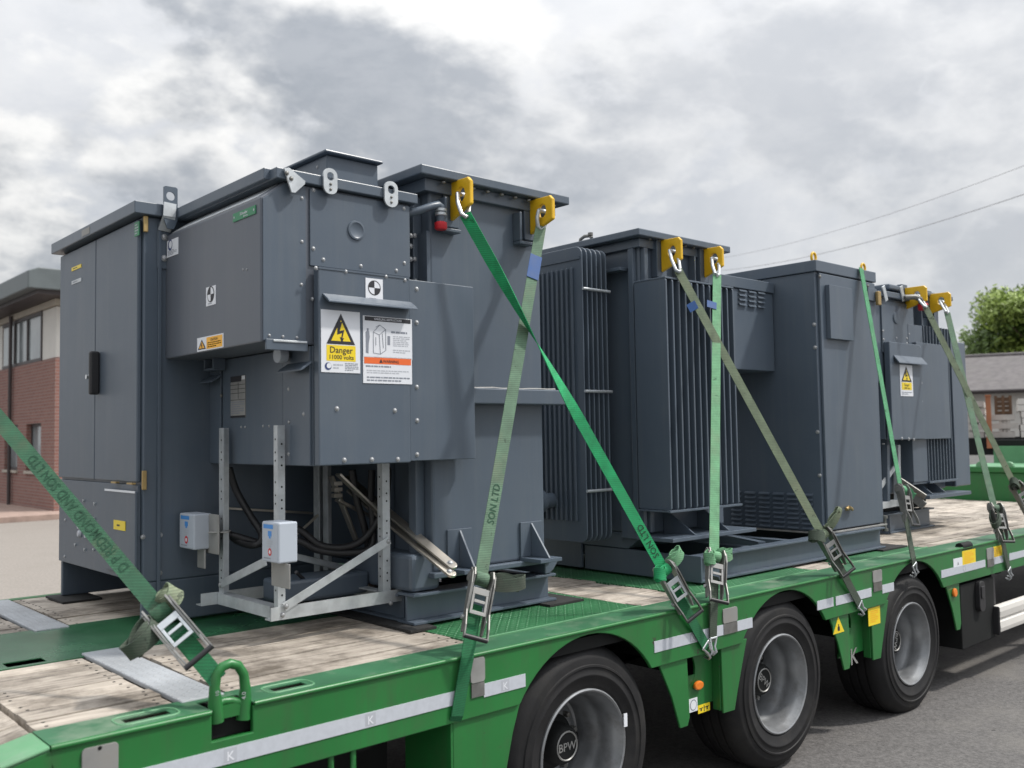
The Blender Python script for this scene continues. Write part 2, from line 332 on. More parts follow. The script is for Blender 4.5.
def brick_mat():
    m = bpy.data.materials.new('red_brick'); m.use_nodes = True; nt = m.node_tree; N = nt.nodes.new; L = nt.links.new; b = nt.nodes['Principled BSDF']; b.inputs['Roughness'].default_value = .9
    tc = N('ShaderNodeTexCoord'); sp = N('ShaderNodeSeparateXYZ'); L(tc.outputs['Object'], sp.inputs[0]); ad = N('ShaderNodeMath'); L(sp.outputs[0], ad.inputs[0]); L(sp.outputs[1], ad.inputs[1])
    cb = N('ShaderNodeCombineXYZ'); L(ad.outputs[0], cb.inputs[0]); L(sp.outputs[2], cb.inputs[1])
    t = N('ShaderNodeTexBrick'); L(cb.outputs[0], t.inputs['Vector']); t.inputs['Scale'].default_value = 1; t.inputs['Brick Width'].default_value = .25; t.inputs['Row Height'].default_value = .085; t.inputs['Mortar Size'].default_value = .012
    t.inputs['Color1'].default_value = (.215,.098,.08,1); t.inputs['Color2'].default_value = (.26,.125,.10,1); t.inputs['Mortar'].default_value = (.26,.20,.18,1)
    L(t.outputs[0], b.inputs['Base Color']); return m
M['brick'] = brick_mat()
M['ground'] = pmat('yard_asphalt', (.105,.10,.097), .9, 0, .4, 45, .9, 70, (.17,.16,.145), 1.1, .6, chips=((.035,.034,.033), 3.2, .66))
M['concrete'] = pmat('yard_concrete', (.235,.212,.188), .9, 0, .22, 30, .5, 60, (.20,.18,.155), 1.2, .5)
M['paving'] = pmat('pavement_brick', (.33,.24,.20), .9, 0, .2, 4, .4, 30)
M['roofmetal'] = pmat('grey_fascia', (.115,.135,.14), .5, 0, .1, 2)
M['soffit'] = pmat('soffit_cream', (.42,.38,.32), .7, 0, .1, 2)
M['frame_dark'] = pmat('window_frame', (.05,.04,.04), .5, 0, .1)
M['glass'] = pmat('window_glass_sky_tint', (.22,.25,.26), .10, 0, .35, .6)  # pale base colour stands in for the reflected sky
M['panelwhite'] = pmat('white_panel', (.62,.60,.56), .6, 0, .05)
M['rooftile'] = pmat('grey_roof_tile', (.13,.12,.12), .9, 0, .3, 4, .6, 20, (.10,.10,.09), 2, .6)
M['timber'] = pmat('pale_boards', (.45,.43,.40), .8, 0, .15, 4)
M['brown'] = pmat('brown_crate', (.10,.055,.03), .8, 0, .3, 4)
M['orange'] = pmat('orange_post', (.34,.13,.06), .6, 0, .15, 4)
M['bark'] = pmat('bark', (.09,.065,.045), .9, 0, .3, 6, .6, 20)
M['leaf'] = pmat('leaves', (.22,.30,.055), .6, 0, .4, .8)
M['leaf2'] = pmat('leaves_dark', (.12,.19,.042), .6, 0, .4, .9)
M['wire'] = pmat('overhead_wire', (.42,.425,.435), .6)
# ------------------------------------------------------------------ setting: ground, pavement
GZ = -0.10
def struct(name, mb, m):
    o = mb.build(name, m); o['kind'] = 'structure'; return o
struct('ground', MB().add([(-400,-400,GZ),(600,-400,GZ),(600,600,GZ),(-400,600,GZ)], [(0,1,2,3)]), M['ground'])
struct('concrete_yard', MB().add([(-40,7.2,GZ+.004),(12.5,7.2,GZ+.004),(12.5,24.3,GZ+.004),(-40,24.3,GZ+.004)], [(0,1,2,3)]), M['concrete'])
mb = MB(); mb.box(5.0, 7.39, 24.4, 60, GZ, GZ+.13); mb.box(7.391, 30, 24.4, 25.59, GZ, GZ+.13)
pv = struct('pavement', mb, M['paving']); 
# ------------------------------------------------------------------ brick office building (left)
def building():
    x0, y0, x1, y1 = 7.4, 25.6, 24, 60
    b = thing('office_building', 'two storey red brick office with wide grey eaves, left behind the double-door cabinet', 'building', (x0, y0, GZ))
    ws = [(27.45+i*2.2, 1.35) for i in range(16)]          # lower slit windows: centre y, width
    ws = [w for w in ws if w[0] < y1-1]
    z1, z2 = 1.0, 2.28
    mb = MB()   # wall with real openings: sill course, piers, lintel course
    mb.box(x0, x0+.35, y0, y1, GZ, z1); mb.box(x0, x0+.35, y0, y1, z2, 3.93)
    prev = y0
    for yc, w in ws:
        mb.box(x0, x0+.35, prev, yc-w/2, z1, z2); prev = yc+w/2
    mb.box(x0, x0+.35, prev, y1, z1, z2)
    mb.box(x0+.35, x1, y0, y0+.35, GZ, 3.93); mb.box(x1-.35, x1, y0+.35, y1, GZ, 5.05); mb.box(x0+.35, x1-.35, y1-.35, y1, GZ, 5.05)
    mb.build('wall', M['brick'], b)
    for i, (yc, w) in enumerate(ws[:10]):
        f = MB().box(x0+.12, x0+.2, yc-w/2, yc+w/2, z1, z1+.08).box(x0+.12, x0+.2, yc-w/2, yc+w/2, z2-.08, z2).box(x0+.12, x0+.2, yc-w/2, yc-w/2+.07, z1+.08, z2-.08).box(x0+.12, x0+.2, yc+w/2-.07, yc+w/2, z1+.08, z2-.08).build('window', M['frame_dark'], b)
        MB().box(x0+.15, x0+.17, yc-w/2+.07, yc+w/2-.07, z1+.08, z2-.08).build('pane', M['glass'], f)
        MB().box(x0-.05, x0+.11, yc-w/2-.06, yc+w/2+.06, z1-.07, z1-.002).build('sill', M['soffit'], f)
    # upper storey: framed glazing band between white panels
    MB().box(x0+.3, x1-.4, y0+.4, y1-.4, 3.935, 5.27).build('upper_core', M['frame_dark'], b)
    yy = y0; k = 0
    while yy < y1-1.3:
        if k % 4 == 0:
            MB().box(x0+.04, x0+.28, yy+.08, yy+1.25, 3.95, 5.26).build('infill_panel', M['panelwhite'], b)
        else:
            f = MB().box(x0+.02, x0+.14, yy, yy+1.3, 3.94, 4.03).box(x0+.02, x0+.14, yy, yy+1.3, 5.19, 5.28).box(x0+.02, x0+.14, yy, yy+.09, 4.03, 5.19).build('window', M['frame_dark'], b)
            MB().box(x0+.06, x0+.08, yy+.09, yy+1.3, 4.03, 5.19).build('pane', M['glass'], f)
        yy += 1.3; k += 1
    MB().box(x0+.36, x1-.4, y0+.02, y0+.36, 3.935, 5.27).build('infill_panel', M['panelwhite'], b)
    MB().box(x0-.02, x1, y0, y1, 5.285, 5.45).build('cornice', M['soffit'], b)
    MB().tube([(x0-.08, y0+3.9, GZ), (x0-.08, y0+3.9, 5.4)], .05, 8).build('downpipe', M['frame_dark'], b, 0, 60)
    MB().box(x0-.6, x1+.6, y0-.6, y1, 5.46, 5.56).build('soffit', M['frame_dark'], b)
    mb = MB().prism([(x0-.85,5.56),(x0-.85,6.0),(x0-.6,6.1),(x1+.6,6.1),(x1+.7,5.56)], (0,0,0), X, Z, Y, y0-.7, y1+.4)
    mb.build('roof', M['roofmetal'], b, .03)
building()
# ------------------------------------------------------------------ right background: shed, tree, loaded flatbed
def right_background():
    # oriented frame: e1 runs across the view, e2 away from it
    az = ray(1000, 400); e2 = V((az.x, az.y, 0)).normalized(); e1 = V((e2.y, -e2.x, 0))
    o = V((0,0,0)) + e2*38
    s = thing('tiled_shed', 'low shed with weathered grey tiled roof, right background under the tree', 'shed', o + V((0,0,GZ)))
    x0, x1 = -9, 12
    mb = MB(); mb.obox(o, e1, e2, Z, x0+.3, x1-.3, .3, 7.7, GZ, 3.0); mb.build('wall', M['panelwhite'], s)
    def hz(py, d): return 1.75 + (421-py)/FPX*d
    ez, rz = hz(388, 37.6), hz(360, 42)
    p = [(0-.35, ez-.12), (4, rz-.0), (8.35, ez-.12), (8.35, ez), (4, rz+.12), (-.35, ez)]
    mb = MB(); mb.prism(p, o + e1*0, e2, Z, e1, x0, x1); mb.build('roof', M['rooftile'], s)
    mb = MB(); 
    for i in range(11): mb.obox(o, e1, e2, Z, x0, x1, 0,0,0,0) if False else None
    mb.tube([o+e1*x0+e2*-.42+Z*(ez-.03), o+e1*x1+e2*-.42+Z*(ez-.03)], .06); mb.build('gutter', M['frame_dark'], s)
    mb = MB(); mb.tube([o+e1*x0+e2*4+Z*(rz+.13), o+e1*x1+e2*4+Z*(rz+.13)], .09); mb.build('ridge', M['rooftile'], s)
    # parked flatbed with boards
    q = e2*23
    t = thing('parked_flatbed', 'blurred flatbed lorry body with dark bed parked behind the green trailer front', 'flatbed', q+V((0,0,GZ)))
    MB().obox(q, e1, e2, Z, -5, 7, 0, 2.5, 1.15, 1.52).build('bed', M['chassis'], t)
    for xx in (-3.2, -1.9, 4.5):
        for yy in (.05, 2.15):
            MB().lathe([(0.01,0),(.25,0),(.28,.05),(.46,.02),(.48,.1),(.48,.25),(.3,.3),(.01,.3)], q+e1*xx+e2*yy+Z*(GZ+.48), e2, 24).build('wheel', M['rubber'], t, 0, 30)
    def stack(xa, xb, lab, rows, m, z0=1.525, gap=.05, h=.12, y0=.2, y1=2.2):
        mb = MB(); z = z0
        for i in range(rows):
            mb.obox(q, e1, e2, Z, xa+random.uniform(-.05,.05), xb+random.uniform(-.05,.05), y0, y1, z, z+h); z += h
            if i < rows-1:
                for xx in (xa+.3, (xa+xb)/2, xb-.3): mb.obox(q, e1, e2, Z, xx-.05, xx+.05, y0+.02, y1-.02, z, z+gap)
                z += gap
        o_ = mb.build('board_stack', m); tag(o_, lab, 'boards')
        return z
    c = lambda px: (ray(px, 400).dot(e1)/ray(px, 400).dot(e2))*23
    stack(c(958), c(984), 'stack of pale boards on the parked flatbed, left of the orange post', 5, M['timber'])
    stack(c(991), c(1016), 'stack of pale boards on the parked flatbed, right of the orange post', 3, M['timber'], gap=.07)
    z_ = 1.525+3*.12+2*.07+.002; xa, xb = c(994), c(1012); mb = MB()
    for k in range(4): mb.obox(q, e1, e2, Z, xa, xb, .5, .53, z_+.02+k*.1, z_+.08+k*.1).obox(q, e1, e2, Z, xa, xb, 1.6, 1.63, z_+.02+k*.1, z_+.08+k*.1)
    for xx in (xa, (xa+xb)/2-.03, xb-.06): mb.obox(q, e1, e2, Z, xx, xx+.06, .47, .499, z_, z_+.42).obox(q, e1, e2, Z, xx, xx+.06, 1.631, 1.66, z_, z_+.42)
    mb.obox(q, e1, e2, Z, xa, xb, .531, 1.599, z_, z_+.02); tag(mb.build('slatted_crate', M['brown']), 'brown slatted crate on top of the pale boards, right of the orange post', 'crate')
    stack(c(1019), c(1075), 'white panels piled on the parked flatbed at the right edge', 6, M['panelwhite'], h=.13, gap=.012)
    xp = c(988); o_ = MB().obox(q, e1, e2, Z, xp-.05, xp+.05, -.1, .08, 1.3, 2.42).obox(q, e1, e2, Z, xp-.06, xp+.06, -.12, -.101, 1.3, 1.6).obox(q, e1, e2, Z, xp-.06, xp+.06, -.12, .1, 2.422, 2.46).build('stake_post', M['orange']); tag(o_, 'rusty orange stake post on the parked flatbed bed edge', 'post')
    # tree
    T = e2*56 + e1*1.9
    tree = thing('broadleaf_tree', 'round bushy green tree above the tiled shed at the right edge', 'tree', T+V((0,0,GZ)))
    mb = MB(); mb.tube([T+Z*GZ, T+Z*1.5+e1*.1, T+Z*3.2, T+Z*6.5+e1*.3], [.42,.33,.27,.1], 10)
    for i in range(9):
        a = i*2.4; b0 = T+Z*(2.4+i*.42); mb.tube([b0, b0+(e1*math.cos(a)+e2*math.sin(a))*1.4+Z*.9, b0+(e1*math.cos(a)+e2*math.sin(a))*2.7+Z*1.5], [.13,.08,.03], 6)
    mb.build('trunk', M['bark'], tree)
    rnd = random.Random(5); cl = []
    for i in range(60):
        th = rnd.uniform(0, 6.283); ph = rnd.uniform(-.5, 1); rr = rnd.uniform(.45, 1)
        c_ = T + Z*6.1 + (e1*math.cos(th)*3.6 + e2*math.sin(th)*3.6)*rr*math.sqrt(max(0.05, 1-ph*ph*.85)) + Z*(ph*3.2*rr)
        cl.append((c_, rnd.uniform(.7, 1.25)))
    for e, m in ((0, M['leaf']), (1, M['leaf2'])):
        mb = MB()
        for i, (c_, r_) in enumerate(cl):
            if i % 2 != e: continue
            for k in range(480):
                d = V((rnd.gauss(0,1), rnd.gauss(0,1), rnd.gauss(0,1))).normalized()*r_*rnd.uniform(.35,1.05); p = c_+d
                a = V((rnd.uniform(-1,1), rnd.uniform(-1,1), rnd.uniform(-1,1))).normalized(); b_ = a.orthogonal().normalized(); s_ = rnd.uniform(.08,.18)
                mb.add([p-a*s_, p+b_*s_*.6, p+a*s_, p-b_*s_*.6], [(0,1,2,3)])
        mb.build('crown', m, tree)
    # further hedge line
    mb = MB()
    for i in range(9000):
        u = rnd.uniform(-30, 34); h = 2.6+1.2*math.sin(u*.7)+.8*math.sin(u*1.9+1); p = e2*rnd.uniform(62, 66)+e1*u+Z*(rnd.uniform(0, 1)**.7*h)
        a = V((rnd.uniform(-1,1), rnd.uniform(-1,1), rnd.uniform(-1,1))).normalized(); b_ = a.orthogonal().normalized(); s_ = rnd.uniform(.18,.34)
        mb.add([p-a*s_, p+b_*s_*.6, p+a*s_, p-b_*s_*.6], [(0,1,2,3)])
    hd = mb.build('hedge', M['leaf2']); tag(hd, 'dark green hedge line far behind the tiled shed', 'hedge')
right_background()
def wires():
    for i, (a, b, lab) in enumerate((((700,272,60),(1100,168,26),'lower overhead wire rising to the right over the louvred cabinet'), ((690,262,60),(1100,136,26),'upper overhead wire, fainter, above the other wire'))):
        A, B = depth_pt(*a), depth_pt(*b); pts = []
        for k in range(25):
            t = k/24; pts.append(A.lerp(B, t) - Z*(1.0*4*t*(1-t)*.6))
        o = MB().tube(pts, (.013,.009,.008)[i], 6).build('overhead_wire', M['wire']); tag(o, lab, 'wire', 'overhead wires in the sky')
wires()
# ------------------------------------------------------------------ generic detail builders
FY = (X, Z, -Y)           # frame of a face that looks towards -Y: right, up, out
FX = (-Y, Z, -X)          # frame of a face that looks towards -X
DZ = 0.90                 # deck height
def bolt_mesh(n, r=.009, m='steel'):
    mb = MB(); mb.lathe([(0.0005,.6*r),(r*.55,.58*r),(r*.9,.35*r),(r,0),(r*1.25,0),(r*1.25,-.15*r),(r*1.2,-.4*r)], (0,0,0), n, 10); return mb
_bolts = {}
def bolts(parent, pts, n, r=.009, m='bolt', name='bolt'):
    r *= .84
    key = (tuple(n), r, m)
    if key not in _bolts:
        o = bolt_mesh(n, r).build(name, M[m], None, 0, 40); _bolts[key] = o.data; bpy.data.objects.remove(o)
    off = parent_loc(parent)
    for p in pts:
        o = bpy.data.objects.new(name, _bolts[key]); COL.objects.link(o); o.parent = parent; o.location = V(p)-off
class Stick:
    """a thin flat sign: local coordinates 0..1 across and up its plate"""
    def __init__(s, p_ll, p_ur, fr, m, th=.002):
        s.u, s.v, s.n = fr; d = V(p_ur)-V(p_ll); s.w = d.dot(s.u); s.h = d.dot(s.v); s.o = V(p_ll); s.mb = MB(); s.k = th
        s.mb.mat(M[m]).obox(s.o, s.u, s.v, s.n, 0, s.w, 0, s.h, -.001, th)
    def rect(s, x0, y0, x1, y1, m, lift=.0006):
        s.mb.mat(M[m]).add([s.o+s.u*(x*s.w)+s.v*(y*s.h)+s.n*(s.k+lift) for x, y in ((x0,y0),(x1,y0),(x1,y1),(x0,y1))], [(0,1,2,3)]); return s
    def poly(s, pts, m, lift=.0006):
        s.mb.mat(M[m]).add([s.o+s.u*(x*s.w)+s.v*(y*s.h)+s.n*(s.k+lift) for x, y in pts], [tuple(range(len(pts)))]); return s
    def disc(s, cx, cy, r, m, lift=.0006, a0=0, a1=360):
        pts = [(cx+r*math.cos(R(a0+(a1-a0)*i/28)), cy+r*s.w/s.h*math.sin(R(a0+(a1-a0)*i/28))) for i in range(29)]
        if a1-a0 < 360: pts.append((cx, cy))
        else: pts = pts[:-1]
        return s.poly(pts, m, lift)
    def text(s, t, x, y, size, m, lift=.0008, align='CENTER', wide=1, maxw=None):
        s.mb.mat(M[m]).text(t, s.o+s.u*(x*s.w)+s.v*(y*s.h), s.u, s.v, s.n, size*s.h, s.k+lift, align, wide, maxw*s.w if maxw else None); return s
    def tri(s, cx, y0, y1, hw, m_edge='print', m_fill='stk_yellow', t=.16):
        s.poly([(cx-hw, y0), (cx+hw, y0), (cx, y1)], m_edge)
        c = (y0*2+y1)/3; f = 1-2*t
        q = lambda x, y: (cx+(x-cx)*f, c+(y-c)*f)
        return s.poly([q(cx-hw, y0), q(cx+hw, y0), q(cx, y1)], m_fill, .0009)
    def bolt_sign(s, cx, cy, w, h, m='print'):
        p = [(.1,1),(.55,1),(.30,.55),(.75,.62),(.55,.2),(.72,.22),(.48,-.05),(.30,.25),(.44,.24),(.52,.45),(.05,.36)]
        return s.poly([(cx+(x-.42)*w, cy+(y-.5)*h) for x, y in p], m, .0013)
    def lines(s, x0, x1, y0, y1, n, m='print_pale', seed=1):
        rn = random.Random(seed); st = (y1-y0)/n
        for i in range(n):
            x = x0; yy = y0+st*i
            xe = x1 if i % 3 else x0+(x1-x0)*rn.uniform(.6,.95)
            while x < xe-.02:
                w = min(rn.uniform(.03,.10), xe-x); s.rect(x, yy+st*.25, x+w, yy+st*.72, m); x += w+.014
        return s
    def build(s, name, parent, label=None): return s.mb.build(name, None, parent, label=label)
def cog_mark(p_ll, p_ur, fr, parent, label):
    s = Stick(p_ll, p_ur, fr, 'white'); s.disc(.5,.58,.37,'print'); s.disc(.5,.58,.32,'white',.0009)
    s.disc(.5,.58,.32,'print',.0012,90,180); s.disc(.5,.58,.32,'print',.0012,270,360); s.lines(.2,.85,.06,.14,1,'print_grey')
    return s.build('centre_of_gravity_sticker', parent, label)
def ibeam(mb, a, b, h, w, t=.012, side=Y):
    a, b = V(a), V(b); d = (b-a).normalized(); l = (b-a).length
    mb.obox(a, d, side, Z, 0, l, -w/2, w/2, 0, t); mb.obox(a, d, side, Z, 0, l, -w/2, w/2, h-t, h); mb.obox(a, d, side, Z, .001, l-.001, -t/2, t/2, t, h-t); return mb
def angle(mb, a, b, s1, s2, w, t=.005):
    """L section from a to b; legs along unit vectors s1, s2"""
    a, b = V(a), V(b); d = (b-a).normalized(); l = (b-a).length; s1, s2 = V(s1), V(s2)
    poly = [(0,0),(w,0),(w,t),(t,t),(t,w),(0,w)]
    return mb.prism(poly, a, s1, s2, d, 0, l)
def slot_pts(parent, pts, n): pass
# ------------------------------------------------------------------ trailer
YS = 2.88
def sheet(mb, xs, ys, holes, z0, z1):
    """plate of rectangular cells with rectangular openings"""
    holes = [(max(h[0],min(xs)),min(h[1],max(xs)),max(h[2],min(ys)),min(h[3],max(ys))) for h in holes]
    xs = sorted(set(xs+[h[0] for h in holes]+[h[1] for h in holes])); ys = sorted(set(ys+[h[2] for h in holes]+[h[3] for h in holes]))
    def solid(i, j):
        if i < 0 or j < 0 or i >= len(xs)-1 or j >= len(ys)-1: return False
        cx, cy = (xs[i]+xs[i+1])/2, (ys[j]+ys[j+1])/2
        return not any(h[0] < cx < h[1] and h[2] < cy < h[3] for h in holes)
    for i in range(len(xs)-1):
        for j in range(len(ys)-1):
            if not solid(i, j): continue
            x0, x1, y0, y1 = xs[i], xs[i+1], ys[j], ys[j+1]
            mb.add([(x0,y0,z1),(x1,y0,z1),(x1,y1,z1),(x0,y1,z1)], [(0,1,2,3)]); mb.add([(x0,y0,z0),(x0,y1,z0),(x1,y1,z0),(x1,y0,z0)], [(0,1,2,3)])
            for di, dj, q in ((-1,0,((x0,y0),(x0,y1))),(1,0,((x1,y1),(x1,y0))),(0,-1,((x1,y0),(x0,y0))),(0,1,((x0,y1),(x1,y1)))):
                if not solid(i+di, j+dj):
                    (ax, ay), (bx, by) = q; mb.add([(ax,ay,z0),(bx,by,z0),(bx,by,z1),(ax,ay,z1)][::-1], [(0,1,2,3)])
    return mb
def planks(name, x0, x1, y0, y1, parent, w=.115, z=DZ, fr=None, nails=True, jit=.012, holes=()):
    mb = MB(); rn = random.Random(int(x0*100+y0*10)); n = max(1, round((y1-y0)/w)); w = (y1-y0)/n
    for i in range(n):
        a, b = y0+i*w+.0018, y0+(i+1)*w-.0018; dz = rn.uniform(-.004, .003); xa, xb = x0+rn.uniform(0, jit), x1-rn.uniform(0, jit)
        mb.mat(M['wood'])
        segs = [(xa, xb)]
        for h in holes:
            if h[2] < (a+b)/2 < h[3]: segs = [(xa, h[0]), (h[1], xb)]
        for s0, s1 in segs: mb.box(s0, s1, a, b, z-.035, z+dz)
        if nails:
            mb.mat(M['chassis'])
            for (s0, s1) in segs:
                for xx in (s0+.035, s1-.035):
                    for yy in (a+.03, b-.03): 
                        if rn.random() < .85: mb.lathe([(.0005,.0012),(.0055,.0012),(.006,0)], (xx+rn.uniform(-.006,.006), yy, z+dz), Z, 8)
    return mb
def trailer():
    t = thing('flatbed_trailer', 'green heavy-haul flatbed trailer with wooden deck carrying the grey transformers', 'trailer', (5, 4.3, GZ))
    wx = [3.03, 4.59, 6.15]; wzs = [.362, .365, .335]; wz = .37; XE = 11.6
    na, nb = P(212, 735, 1, YS).x, P(253, 735, 1, YS).x; nz = P(233, 737, 1, YS).z
    # side rail web with wheel arches and the ring pocket
    top, bot = DZ-.012, .655; poly = [(.83, top), (.83, bot)]
    ra = .505
    for x in wx:
        h = bot-wz; a0 = math.asin(h/ra)
        for i in range(21):
            a = math.pi-a0 - (math.pi-2*a0)*i/20; poly.append((x+ra*math.cos(a), wz+ra*math.sin(a)))
    poly += [(XE, bot), (XE, top), (nb, top), (nb, nz), (na, nz), (na, top)]
    MB().prism(poly, (0,YS,0), X, Z, Y, 0, .02).build('side_rail', M['green'], t, .004)
    fl = MB(); s0, s1 = P(109,712,2,DZ), P(158,712,2,DZ); q0, q1 = P(262,690,2,DZ), P(302,684,2,DZ)
    sheet(fl, [.83, 11.6], [YS-.004, 3.058], [(na, nb, YS-.01, 3.0), (P(110,714,2,DZ).x, P(157,706,2,DZ).x, 2.945, 2.99), (P(268,689,2,DZ).x, P(300,682,2,DZ).x, 2.945, 2.99)], DZ-.003, DZ+.001)
    fl.build('rail_flange', M['green_worn'], t, .0)
    e = MB(); e.tube([(nb+.004, YS-.001, DZ-.006), (XE, YS-.001, DZ-.006)], .009, 8); e.tube([(.83, YS-.001, DZ-.006), (na-.004, YS-.001, DZ-.006)], .009, 8); e.build('rail_edge', M['green'], t, 0, 60)
    # raised weld rims round the slots
    for (xa, xb) in ((P(110,714,2,DZ).x, P(157,706,2,DZ).x), (P(268,689,2,DZ).x, P(300,682,2,DZ).x)):
        o_ = rrect(xb-xa+.05, .095, .03, 4, (xa+xb)/2, 2.967); MB().tube([(x, y, DZ+.001) for x, y in o_]+[(o_[0][0], o_[0][1], DZ+.001)], .004, 6).build('slot_rim', M['green_pale'], t)
    # far side rail, dark underdeck, cross members
    MB().box(.83, XE, 5.69, 5.75, .62, DZ-.001).build('side_rail', M['green'], t, .004)
    MB().box(.84, XE, 2.92, 5.68, .80, .855).build('underdeck', M['chassis'], t)
    mb = MB()
    for y in (3.75, 4.75): ibeam(mb, (-2, y, .42), (14, y, .42), .37, .14)
    for x in [1.2, 1.9, 2.35, 3.75, 5.3, 6.9, 7.7, 8.5, 9.5, 10.5]: mb.box(x-.04, x+.04, 2.95, 5.65, .62, .8)
    mb.build('chassis_beam', M['chassis'], t)
    MB().box(.9, 2.25, 3.3, 3.34, .1, .65).build('spare_rack', M['chassis'], t)
    # deck surfaces
    planks('deck_planks', .842, 1.262, 3.064, 3.96, t).build('deck_planks', None, t, .004)
    planks('deck_planks', 1.43, 2.50, 3.064, 3.96, t).build('deck_planks', None, t, .004)
    planks('deck_planks', .842, 1.262, 4.70, 5.685, t).build('deck_planks', None, t, .004)
    planks('deck_planks', 1.43, 2.62, 4.70, 5.685, t).build('deck_planks', None, t, .004)
    hx = P(32,597,2,DZ)
    h0, h1 = P(13,671,2,DZ), P(52,664,2,DZ)
    mb = MB(); sheet(mb, [.84, 2.50], [3.964, 4.696], [(h0.x, h1.x, 3.99, 4.075), (1.265, 1.42, 3.0, 4.02), (1.265, 1.42, 4.64, 4.8)], DZ-.003, DZ+.001); mb.build('deck_plate', M['green_gloss'], t)
    for ya, yb in ((3.03, 4.015), (4.645, 5.685)): MB().box(1.269, 1.416, ya, yb, DZ-.012, DZ+.006).build('tread_strip', M['tread_grey'], t, .004)
    for xa, xb in ((2.50, 3.58), (4.02, 5.22), (5.62, 6.72)):
        MB().box(xa, xb, 3.062, 5.685, DZ-.012, DZ+.002).build('tread_plate', M['tread'], t, .002)
        MB().box(xa, xb, 3.05, 3.061, DZ-.01, DZ+.008).build('tread_edge', M['green_pale'], t, .002)
    planks('deck_planks', 3.585, 4.015, 3.064, 5.685, t, jit=.03, nails=False).build('deck_planks', None, t, .004)
    planks('deck_planks', 5.225, 5.615, 3.064, 5.685, t, jit=.03, nails=False).build('deck_planks', None, t, .004)
    planks('deck_planks', 6.725, 9.2, 3.064, 5.685, t, jit=.03).build('deck_planks', None, t, .004)
    planks('deck_planks', 9.21, 11.5, 3.064, 5.685, t, jit=.03, nails=False).build('deck_planks', None, t, .004)
    # sloping rear (beavertail)
    sl = math.atan(.22); u = V((-math.cos(sl), 0, -math.sin(sl))); w = V((-math.sin(sl), 0, math.cos(sl))); o = V((.828, 0, DZ))
    MB().obox(o, u, Y, w, 0, 2.6, YS, YS+.02, -.26, -.012).build('rear_rail', M['green'], t, .004)
    MB().obox(o, u, Y, w, 0, 2.6, YS-.004, 3.058, -.012, .001).build('rear_flange', M['green_pale'], t, .006)
    mb = MB().mat(M['wood'])
    for i in range(22):
        y0 = 3.064+i*.119
        if i == 1: mb.obox(o, u, Y, w, .004, .07, y0+.003, y0+.116, -.035, random.uniform(-.003,.002)); mb.obox(o, u, Y, w, .15, 2.6, y0+.003, y0+.116, -.035, random.uniform(-.003,.002))
        else: mb.obox(o, u, Y, w, .004, 2.6, y0+.003, y0+.116, -.035, random.uniform(-.003,.002))
    mb.build('rear_planks', None, t, .004)
    MB().obox(o, u, Y, w, 0, 2.6, YS+.03, 5.69, -.1, -.05).build('rear_underdeck', M['chassis'], t)
    MB().obox(o, u, Y, w, .02, 1.4, 3.36, 3.50, .003, .008).build('tread_strip', M['tread_grey'], t, .003)
    # lower fender plates between the wheels
    y0 = 2.893
    q = lambda px, py, yy=y0: (P(px, py, 1, yy).x, P(px, py, 1, yy).z)
    A = [q(657.8,661.5), q(687,654), q(690,717), q(688,726), q(680.6,728.5), q(672,697)]
    Cc = [q(721,645), q(747,638.5), q(737.7,692), q(735,710), q(723.8,713.5)]
    Bm = [(A[1][0]-.01, .65), (Cc[0][0]+.01, .65), (Cc[-1][0]+.01, Cc[-1][1]+.012), (A[2][0]-.01, A[2][1]+.012)]
    for k in range(3):
        dx = 1.557*k
        MB().prism([(x+dx, z) for x, z in A], (0,y0,0), X, Z, Y, 0, .012).build('fender_plate', M['green'], t, .003)
        if k < 2:
            MB().prism([(x+dx, z) for x, z in Cc], (0,y0,0), X, Z, Y, 0, .012).build('fender_plate', M['green'], t, .003)
            MB().box(A[1][0]+dx-.012, A[1][0]+dx, y0+.013, y0+.06, A[2][1]+.02, .65).build('fender_rib', M['green'], t, .002); MB().box(Cc[0][0]+dx, Cc[0][0]+dx+.012, y0+.013, y0+.06, Cc[-1][1]+.012, .65).build('fender_rib', M['green'], t, .002)
            hole = circ(.05, 16, (A[1][0]+.09)+dx, .57); hole = [(x, .57+(z-.57)*1.5) for x, z in hole]
            x0_, x1_, z0_, z1_ = A[1][0]-.02+dx, Cc[0][0]+.02+dx, A[2][1]+.012, .652
            outer = []
            for hx_, hz_ in hole:
                d = V((hx_-(A[1][0]+.09+dx), 0, hz_-.57)).normalized(); tt = 9
                if d.x > 1e-4: tt = min(tt, (x1_-(A[1][0]+.09+dx))/d.x)
                if d.x < -1e-4: tt = min(tt, (x0_-(A[1][0]+.09+dx))/d.x)
                if d.z > 1e-4: tt = min(tt, (z1_-.57)/d.z)
                if d.z < -1e-4: tt = min(tt, (z0_-.57)/d.z)
                outer.append((A[1][0]+.09+dx+d.x*tt, .57+d.z*tt))
            MB().plate_hole(outer, hole, (0,y0+.06,0), X, Z, Y, 0, .01).box(x0_, x1_, y0+.061, y0+.069, z0_, z0_+.16).build('fender_panel', M['green'], t)
    L0 = [q(453,718), q(521,699.5), q(513,733), q(507,768), (q(507,768)[0]-.01, .16), (q(453,718)[0], .16)]
    MB().prism(L0, (0,y0,0), X, Z, Y, 0, .012).build('fender_plate', M['green'], t, .003)
    MB().box(L0[0][0]-.012, L0[0][0]-.001, y0, y0+.3, .16, .65).build('fender_rib', M['green'], t, .002)
    # wheels
    protos = None
